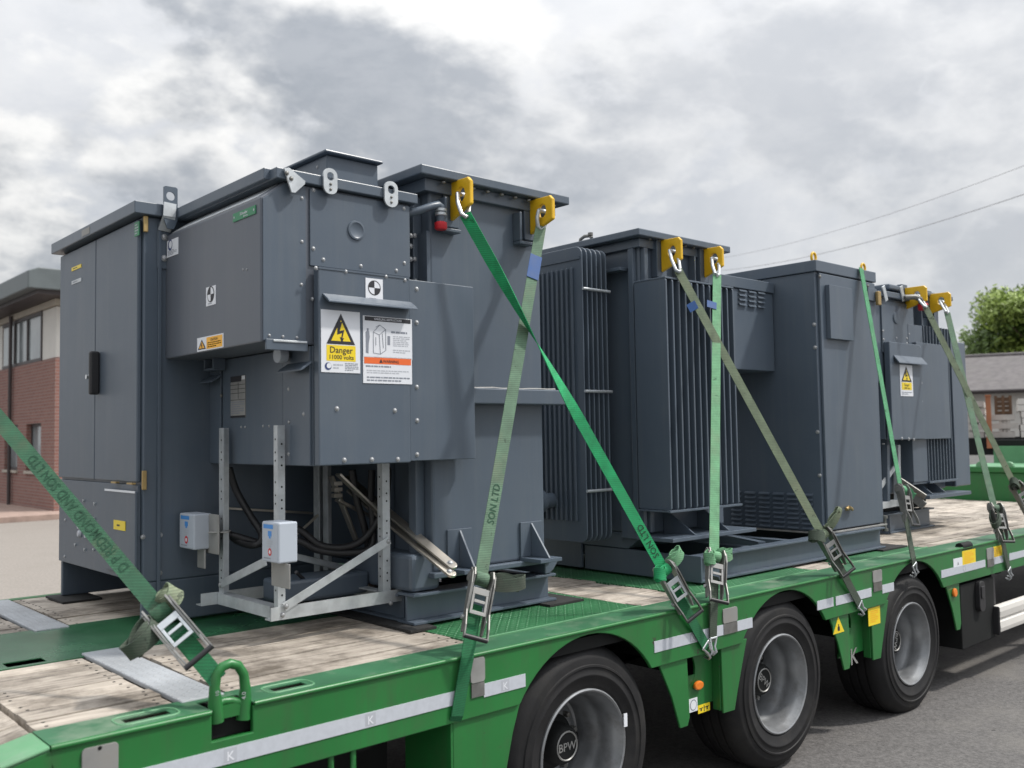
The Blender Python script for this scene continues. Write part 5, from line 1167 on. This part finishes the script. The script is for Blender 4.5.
    mb = MB(); ibeam(mb, (7.35, 3.70, DZ+.005), (8.2, 3.70, DZ+.005), .16, .1); mb.build('base_beam', M['paint'], t, .002)
    mb = MB(); ibeam(mb, (8.15, 3.78, DZ+.006), (8.15, 4.6, DZ+.006), .15, .08, .012, X); mb.build('base_beam', M['paint'], t, .002)
    MB().box(7.36, 7.38, 3.64, 4.6, DZ+.01, DZ+.15).build('base_end', M['paint'], t)
    LUGS[6] = yellow_lug(t, 7.62, 3.38, 3.56, 2.735, 2.915); LUGS[7] = yellow_lug(t, 8.12, 3.40, 3.58, 2.735, 2.91)
third_group()
# ------------------------------------------------------------------ ratchet straps
def rot(v, ax, a): return Matrix.Rotation(a, 3, ax) @ v
def strap(label, T, H, bpx, up_m, lo_m, grime, texts=(), tagspec=None, twist=None, face=None, loop=None, hook=True, shackle=None, wid=.055, rs=1.18, claw=True):
    T, H = V(T), V(H)
    if hook:    # the webbing bends over the rail edge and drops to the hook
        a, b = proj(T), proj(H); E = None
        for k in range(2001):
            f = k/2000; q = P(a[0]+(b[0]-a[0])*f, a[1]+(b[1]-a[1])*f, 1, 2.856)
            if q.z < DZ+.012: E = q; break
    else: E = H
    u = (E-T).normalized(); L = (E-T).length
    # buckle centre: point of the line seen nearest to the given image point
    best = min(((lambda q: ((q[0]-bpx[0])**2+(q[1]-bpx[1])**2, k))(proj(T.lerp(E, k/400))) for k in range(401)))[1]/400
    if hook: best = min(best, (L-.05)/L)
    B = T.lerp(E, best); v = (X-u*X.dot(u)).normalized(); n = v.cross(u)
    if n.y > 0: n = -n
    if face is not None:
        view = (B-CAMP).normalized(); n2 = (-view-u*(-view).dot(u)).normalized(); n = n2 if face == 1 else n.lerp(n2, face).normalized(); n = (n-u*n.dot(u)).normalized(); v = n.cross(u).normalized()
        if v.x < 0: v = -v
    t = thing('ratchet_strap', label, 'strap', (H.x, H.y, H.z), 'green ratchet straps holding down the load')
    lb = best*L; top_end = lb-.10; lo_start = lb-.02
    # upper webbing, a little sag, optional twist
    K = 40; pts, wd = [], []
    for i in range(K+1):
        k = i/K; p = T + u*(top_end*k); pts.append(p)
        a = 0
        if twist: a = twist[0] + (twist[1]-twist[0])*min(1, max(0, (k-twist[2])/(twist[3]-twist[2])))
        wd.append(rot(v, u, R(a)))
    wb = MB().ribbon(pts, wd, wid, .004).build('webbing', M[up_m], t)
    u2 = (H-E).normalized() if hook else u; v2 = X if hook else v
    if hook:
        v2 = (X-u2*X.dot(u2)).normalized(); pts = [T+u*(lo_start+(L-lo_start)*k/6) for k in range(7)]; Hs = H-u2*(.055 if claw else 0)
        pts = pts[:-1]+[E.lerp(pts[-2], .12), E.lerp(Hs, .06)+V((0,-.003,0)), E.lerp(Hs, .5), Hs] + ([] if claw else [Hs+V((0,.012,-.02)), Hs+V((0,.06,-.025))]); wv = [v.lerp(v2, k/(len(pts)-1)) for k in range(len(pts))]
    else: pts = [T+u*(lo_start+(L-.0-lo_start)*k/10) for k in range(11)]; wv = [v]*11
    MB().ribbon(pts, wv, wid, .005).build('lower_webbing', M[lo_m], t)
    for (dist, txt, size, tlen) in texts:
        o = T+u*dist; k = dist/top_end; rt = -u; upv = n.cross(rt)
        MB().text(txt, o-upv*size*.36, rt, upv, n, size, .0035, 'CENTER', 1, tlen).build('printed_name', M['w_text'], wb)
    if tagspec:
        d0, d1, out = tagspec; k = (d0+d1)/2/top_end; vt = wd[int(k*K)]; nt_ = vt.cross(u).normalized(); nt_ = nt_ if nt_.dot(n) > 0 else -nt_; o = T+u*d0; MB().obox(o, u, vt, nt_, 0, d1-d0, -wid/2-.004+out, wid/2+.004+out, .004, .0065).build('label_tag', M['blue_tag'], wb, .001)
    # ratchet: side plates, spool, slotted pawl plate, handle with grip
    sm, hm = ('dullsteel', 'dullsteel') if grime else ('plategrey', 'dullsteel')
    hw = wid/2+.013; S = B-u*(.105*rs); u_, v_, n_ = u, v, n; u, n = u*rs, n*rs; hw = hw/1.0
    fr = MB()
    for s in (-1, 1):
        poly = [(-.035,.0),(-.028,.028),(.0,.040),(.03,.032),(.16,.022),(.19,.012),(.19,-.004),(.03,-.012),(.0,-.022),(-.026,-.016)]
        fr.prism(poly, S+v*(s*hw), u, n, v, -.0035, .0035)
    fr.build('ratchet_frame', M[sm], t, .001)
    MB().lathe([(.0005,-hw-.012),(.018,-hw-.012),(.020,-hw-.008),(.020,-hw-.0045)], S, v, 16).lathe([(.0005,hw+.012),(.018,hw+.012),(.020,hw+.008),(.020,hw+.0045)], S, v, 16).build('ratchet_wheel', M['dullsteel'], t, 0, 40)
    MB().lathe([(.0005,-wid/2),(.026,-wid/2),(.028,-wid/2+.004),(.028,wid/2-.004),(.026,wid/2),(.0005,wid/2)], S+n*.004, v, 20).build('spool', M[up_m if not grime else up_m], t, 0, 40)
    pl = MB(); o = S+n*.026
    pl.obox(o, u, v, n, .040, .062, -hw+.006, hw-.006, 0, .004).obox(o, u, v, n, .118, .130, -hw+.006, hw-.006, 0, .004)
    for a, b in ((-hw+.006, -hw+.016), (hw-.016, hw-.006)): pl.obox(o, u, v, n, .0625, .1175, a, b, 0, .004)
    pl.obox(o, u, v, n, .080, .090, -hw+.017, hw-.017, 0, .004).build('pawl_plate', M['plategrey' if grime else 'galv'], t, .001)
    hd = MB()
    for s in (-1, 1):
        q = [(-.03,.012),(-.01,.034),(.03,.040),(.12,.034),(.175,.052),(.215,.056),(.218,.044),(.18,.036),(.12,.020),(.0,.006)]
        hd.prism(q, S+v*(s*(hw+.008)), u, n, v, -.003, .003)
    h_ = hd.build('ratchet_handle', M[hm], t, .001)
    e = S+u*.212+n*.050; MB().tube([e-v*(hw+.008), e+v*(hw+.008)], .0095, 10).build('handle_grip', M['black'], h_, 0, 50)
    for s in (-1, 1): MB().lathe([(.0005,.0),(.009,.0),(.010,.006),(.010,.014)], S+u*.14+v*(s*(hw+.012)), v*(-s), 10).build('handle_pin', M['steel'], t, 0, 40)
    # spare webbing bunched at the ratchet
    for (d, w, l, th, off, m) in (loop or ()):
        d, w = V(d).normalized(), V(w).normalized(); w = (w-d*w.dot(d)).normalized(); c = d.cross(w)
        o = S + V(off); pts = []
        for i in range(56):
            a = R(-165+690*i/55); r = 1-.42*i/55; pts.append(o+d*(l/2*(1+math.cos(a)*r)*(1-.1*i/55))+c*(th/2*math.sin(a)*r)+w*(.010*math.sin(i*.35)))
        MB().ribbon(pts, [(w+d*(.22*math.sin(i*.21))).normalized() for i in range(56)], wid*.95, .0045).build('spare_webbing', M[m], t, 0, 60)
    u, v, n = u_, v_, n_
    # claw hook under the rail
    if hook and claw:
        hk = MB(); n2 = V((0,-1,0)); s2 = v2; q = u2
        for sg in (-1, 1):
            a = H-q*.075+s2*(sg*.026); hk.tube([a+s2*(-sg*.02), a, H-q*.03+s2*(sg*.013), H-q*.004+s2*(sg*.018)+n2*.008, H+q*.014+s2*(sg*.017)-n2*.010, H+q*.004+s2*(sg*.015)-n2*.034], .0062, 8)
        hk.tube([H-q*.075-s2*.026, H-q*.075+s2*.026], .0062, 8).build('claw_hook', M['steel' if not grime else 'galv'], t, 0, 60)
    if shackle is not None:
        c = V(shackle); e1 = (T-c); e1n = e1.normalized(); sd = X.cross(e1n).normalized()
        sm_ = MB(); r = .011
        sm_.tube([c-X*.03, c+X*.03], r, 8)
        sm_.tube([c-X*.030, c-X*.034+e1*.5, T-X*.02+e1n*.005, T+e1n*.02, T+X*.02+e1n*.005, c+X*.034+e1*.5, c+X*.030], r*.9, 8)
        sm_.build('shackle', M['steel' if not grime else 'galv'], t, 0, 60)
    return t
def proj(p):
    q = V(p)-CAMP; z = q.dot(FWD); return 512+FPX*q.dot(RIGHT)/z, 384+FPX*q.dot(DOWN)/z
M['w_text'] = pmat('webbing_print', (.012,.06,.03), .8, 0, .2, 30)
hk = lambda px, py, y=2.868: P(px, py, 1, y)
# S0: nearest strap, from the left out of frame down to the lashing ring
a0 = depth_pt(171, 588, 3.02); h0 = P(233, 694, 1, 2.888); d0 = (a0-h0).normalized()
T0 = depth_pt(-46, 366, 3.85); 
def on_line(A, Bq, px, py): return min(((proj(A.lerp(Bq, k/500))[0]-px)**2+(proj(A.lerp(Bq, k/500))[1]-py)**2, k/500) for k in range(501))[1]*(Bq-A).length
H0 = P(218, 680, 1, 2.895); da, db = on_line(T0, H0, 32, 436), on_line(T0, H0, 146, 577); tx0 = ((da+db)/2, 'D P REDMOND AND SON LTD', .05, abs(db-da))
strap('nearest dark green strap with long printed name, ending at the lashing ring', T0, H0, (195, 627), 'w_dark', 'w_deep', False,
      texts=[tx0], face=1, hook=False, wid=.060, rs=1.2,
      loop=[((-.55,-.1,-.55),(.75,.0,-.75),.16,.075,(-.02,-.02,-.01),'w_grimy'), ((.5,.2,.45),(.6,-.2,-.6),.085,.06,(.0,.0,.02),'w_olive')])
# S1 bright strap from the first yellow lug to the middle of the rail
T1 = P(465, 214, 1, 3.29); H1 = hk(711, 655)
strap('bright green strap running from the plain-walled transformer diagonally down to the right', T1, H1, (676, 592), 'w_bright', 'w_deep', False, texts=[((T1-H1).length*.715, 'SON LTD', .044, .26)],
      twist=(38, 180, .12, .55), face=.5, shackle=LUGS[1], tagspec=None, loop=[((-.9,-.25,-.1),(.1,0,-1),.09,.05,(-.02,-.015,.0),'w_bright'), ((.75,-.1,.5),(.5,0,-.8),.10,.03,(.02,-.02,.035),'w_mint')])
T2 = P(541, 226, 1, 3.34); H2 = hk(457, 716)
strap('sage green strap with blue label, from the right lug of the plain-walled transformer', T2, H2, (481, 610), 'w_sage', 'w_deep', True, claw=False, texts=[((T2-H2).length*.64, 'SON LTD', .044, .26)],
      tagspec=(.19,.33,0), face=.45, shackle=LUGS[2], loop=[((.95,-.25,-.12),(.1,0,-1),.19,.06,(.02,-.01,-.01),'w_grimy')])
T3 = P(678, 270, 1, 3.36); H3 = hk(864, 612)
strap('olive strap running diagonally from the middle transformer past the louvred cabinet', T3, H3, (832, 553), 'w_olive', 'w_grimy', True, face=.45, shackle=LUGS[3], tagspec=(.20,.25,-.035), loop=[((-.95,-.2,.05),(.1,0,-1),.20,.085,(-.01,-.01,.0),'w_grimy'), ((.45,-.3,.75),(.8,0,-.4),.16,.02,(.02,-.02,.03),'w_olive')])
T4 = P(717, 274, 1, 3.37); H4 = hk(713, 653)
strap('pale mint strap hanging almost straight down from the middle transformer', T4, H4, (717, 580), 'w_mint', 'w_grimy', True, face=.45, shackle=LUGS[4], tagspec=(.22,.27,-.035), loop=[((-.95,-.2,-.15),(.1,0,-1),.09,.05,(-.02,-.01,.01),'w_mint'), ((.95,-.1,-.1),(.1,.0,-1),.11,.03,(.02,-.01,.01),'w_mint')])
T5 = P(861, 268, 1, 3.255); H5 = hk(916, 574)
T5.z = min(T5.z, 2.9)
strap('mid green strap coming over the lid edge of the louvred cabinet', T5, H5, (903, 508), 'w_mid', 'w_grimy', True, rs=1.15, face=None, loop=[((.6,-.2,-.5),(.4,0,-.9),.10,.035,(.03,-.01,.0),'w_mid')])
T6 = P(925, 306, 1, 3.36); H6 = hk(1050, 556)
strap('olive strap from the farthest transformer reaching the right edge of the photo', T6, H6, (1020, 503), 'w_olive', 'w_grimy', True, rs=1.25, face=.45, shackle=LUGS[6], loop=[((-.8,-.2,.3),(.3,0,-.9),.17,.07,(-.02,-.01,.0),'w_grimy')])
T7 = P(947, 312, 1, 3.38); H7 = hk(1011, 577)
strap('grey green strap from the right yellow lug of the farthest transformer', T7, H7, (998, 526), 'w_sage', 'w_grimy', True, rs=1.3, face=.45, shackle=LUGS[7], loop=[((-.6,-.2,-.6),(.6,0,-.6),.20,.08,(-.01,-.01,.0),'w_grimy')])
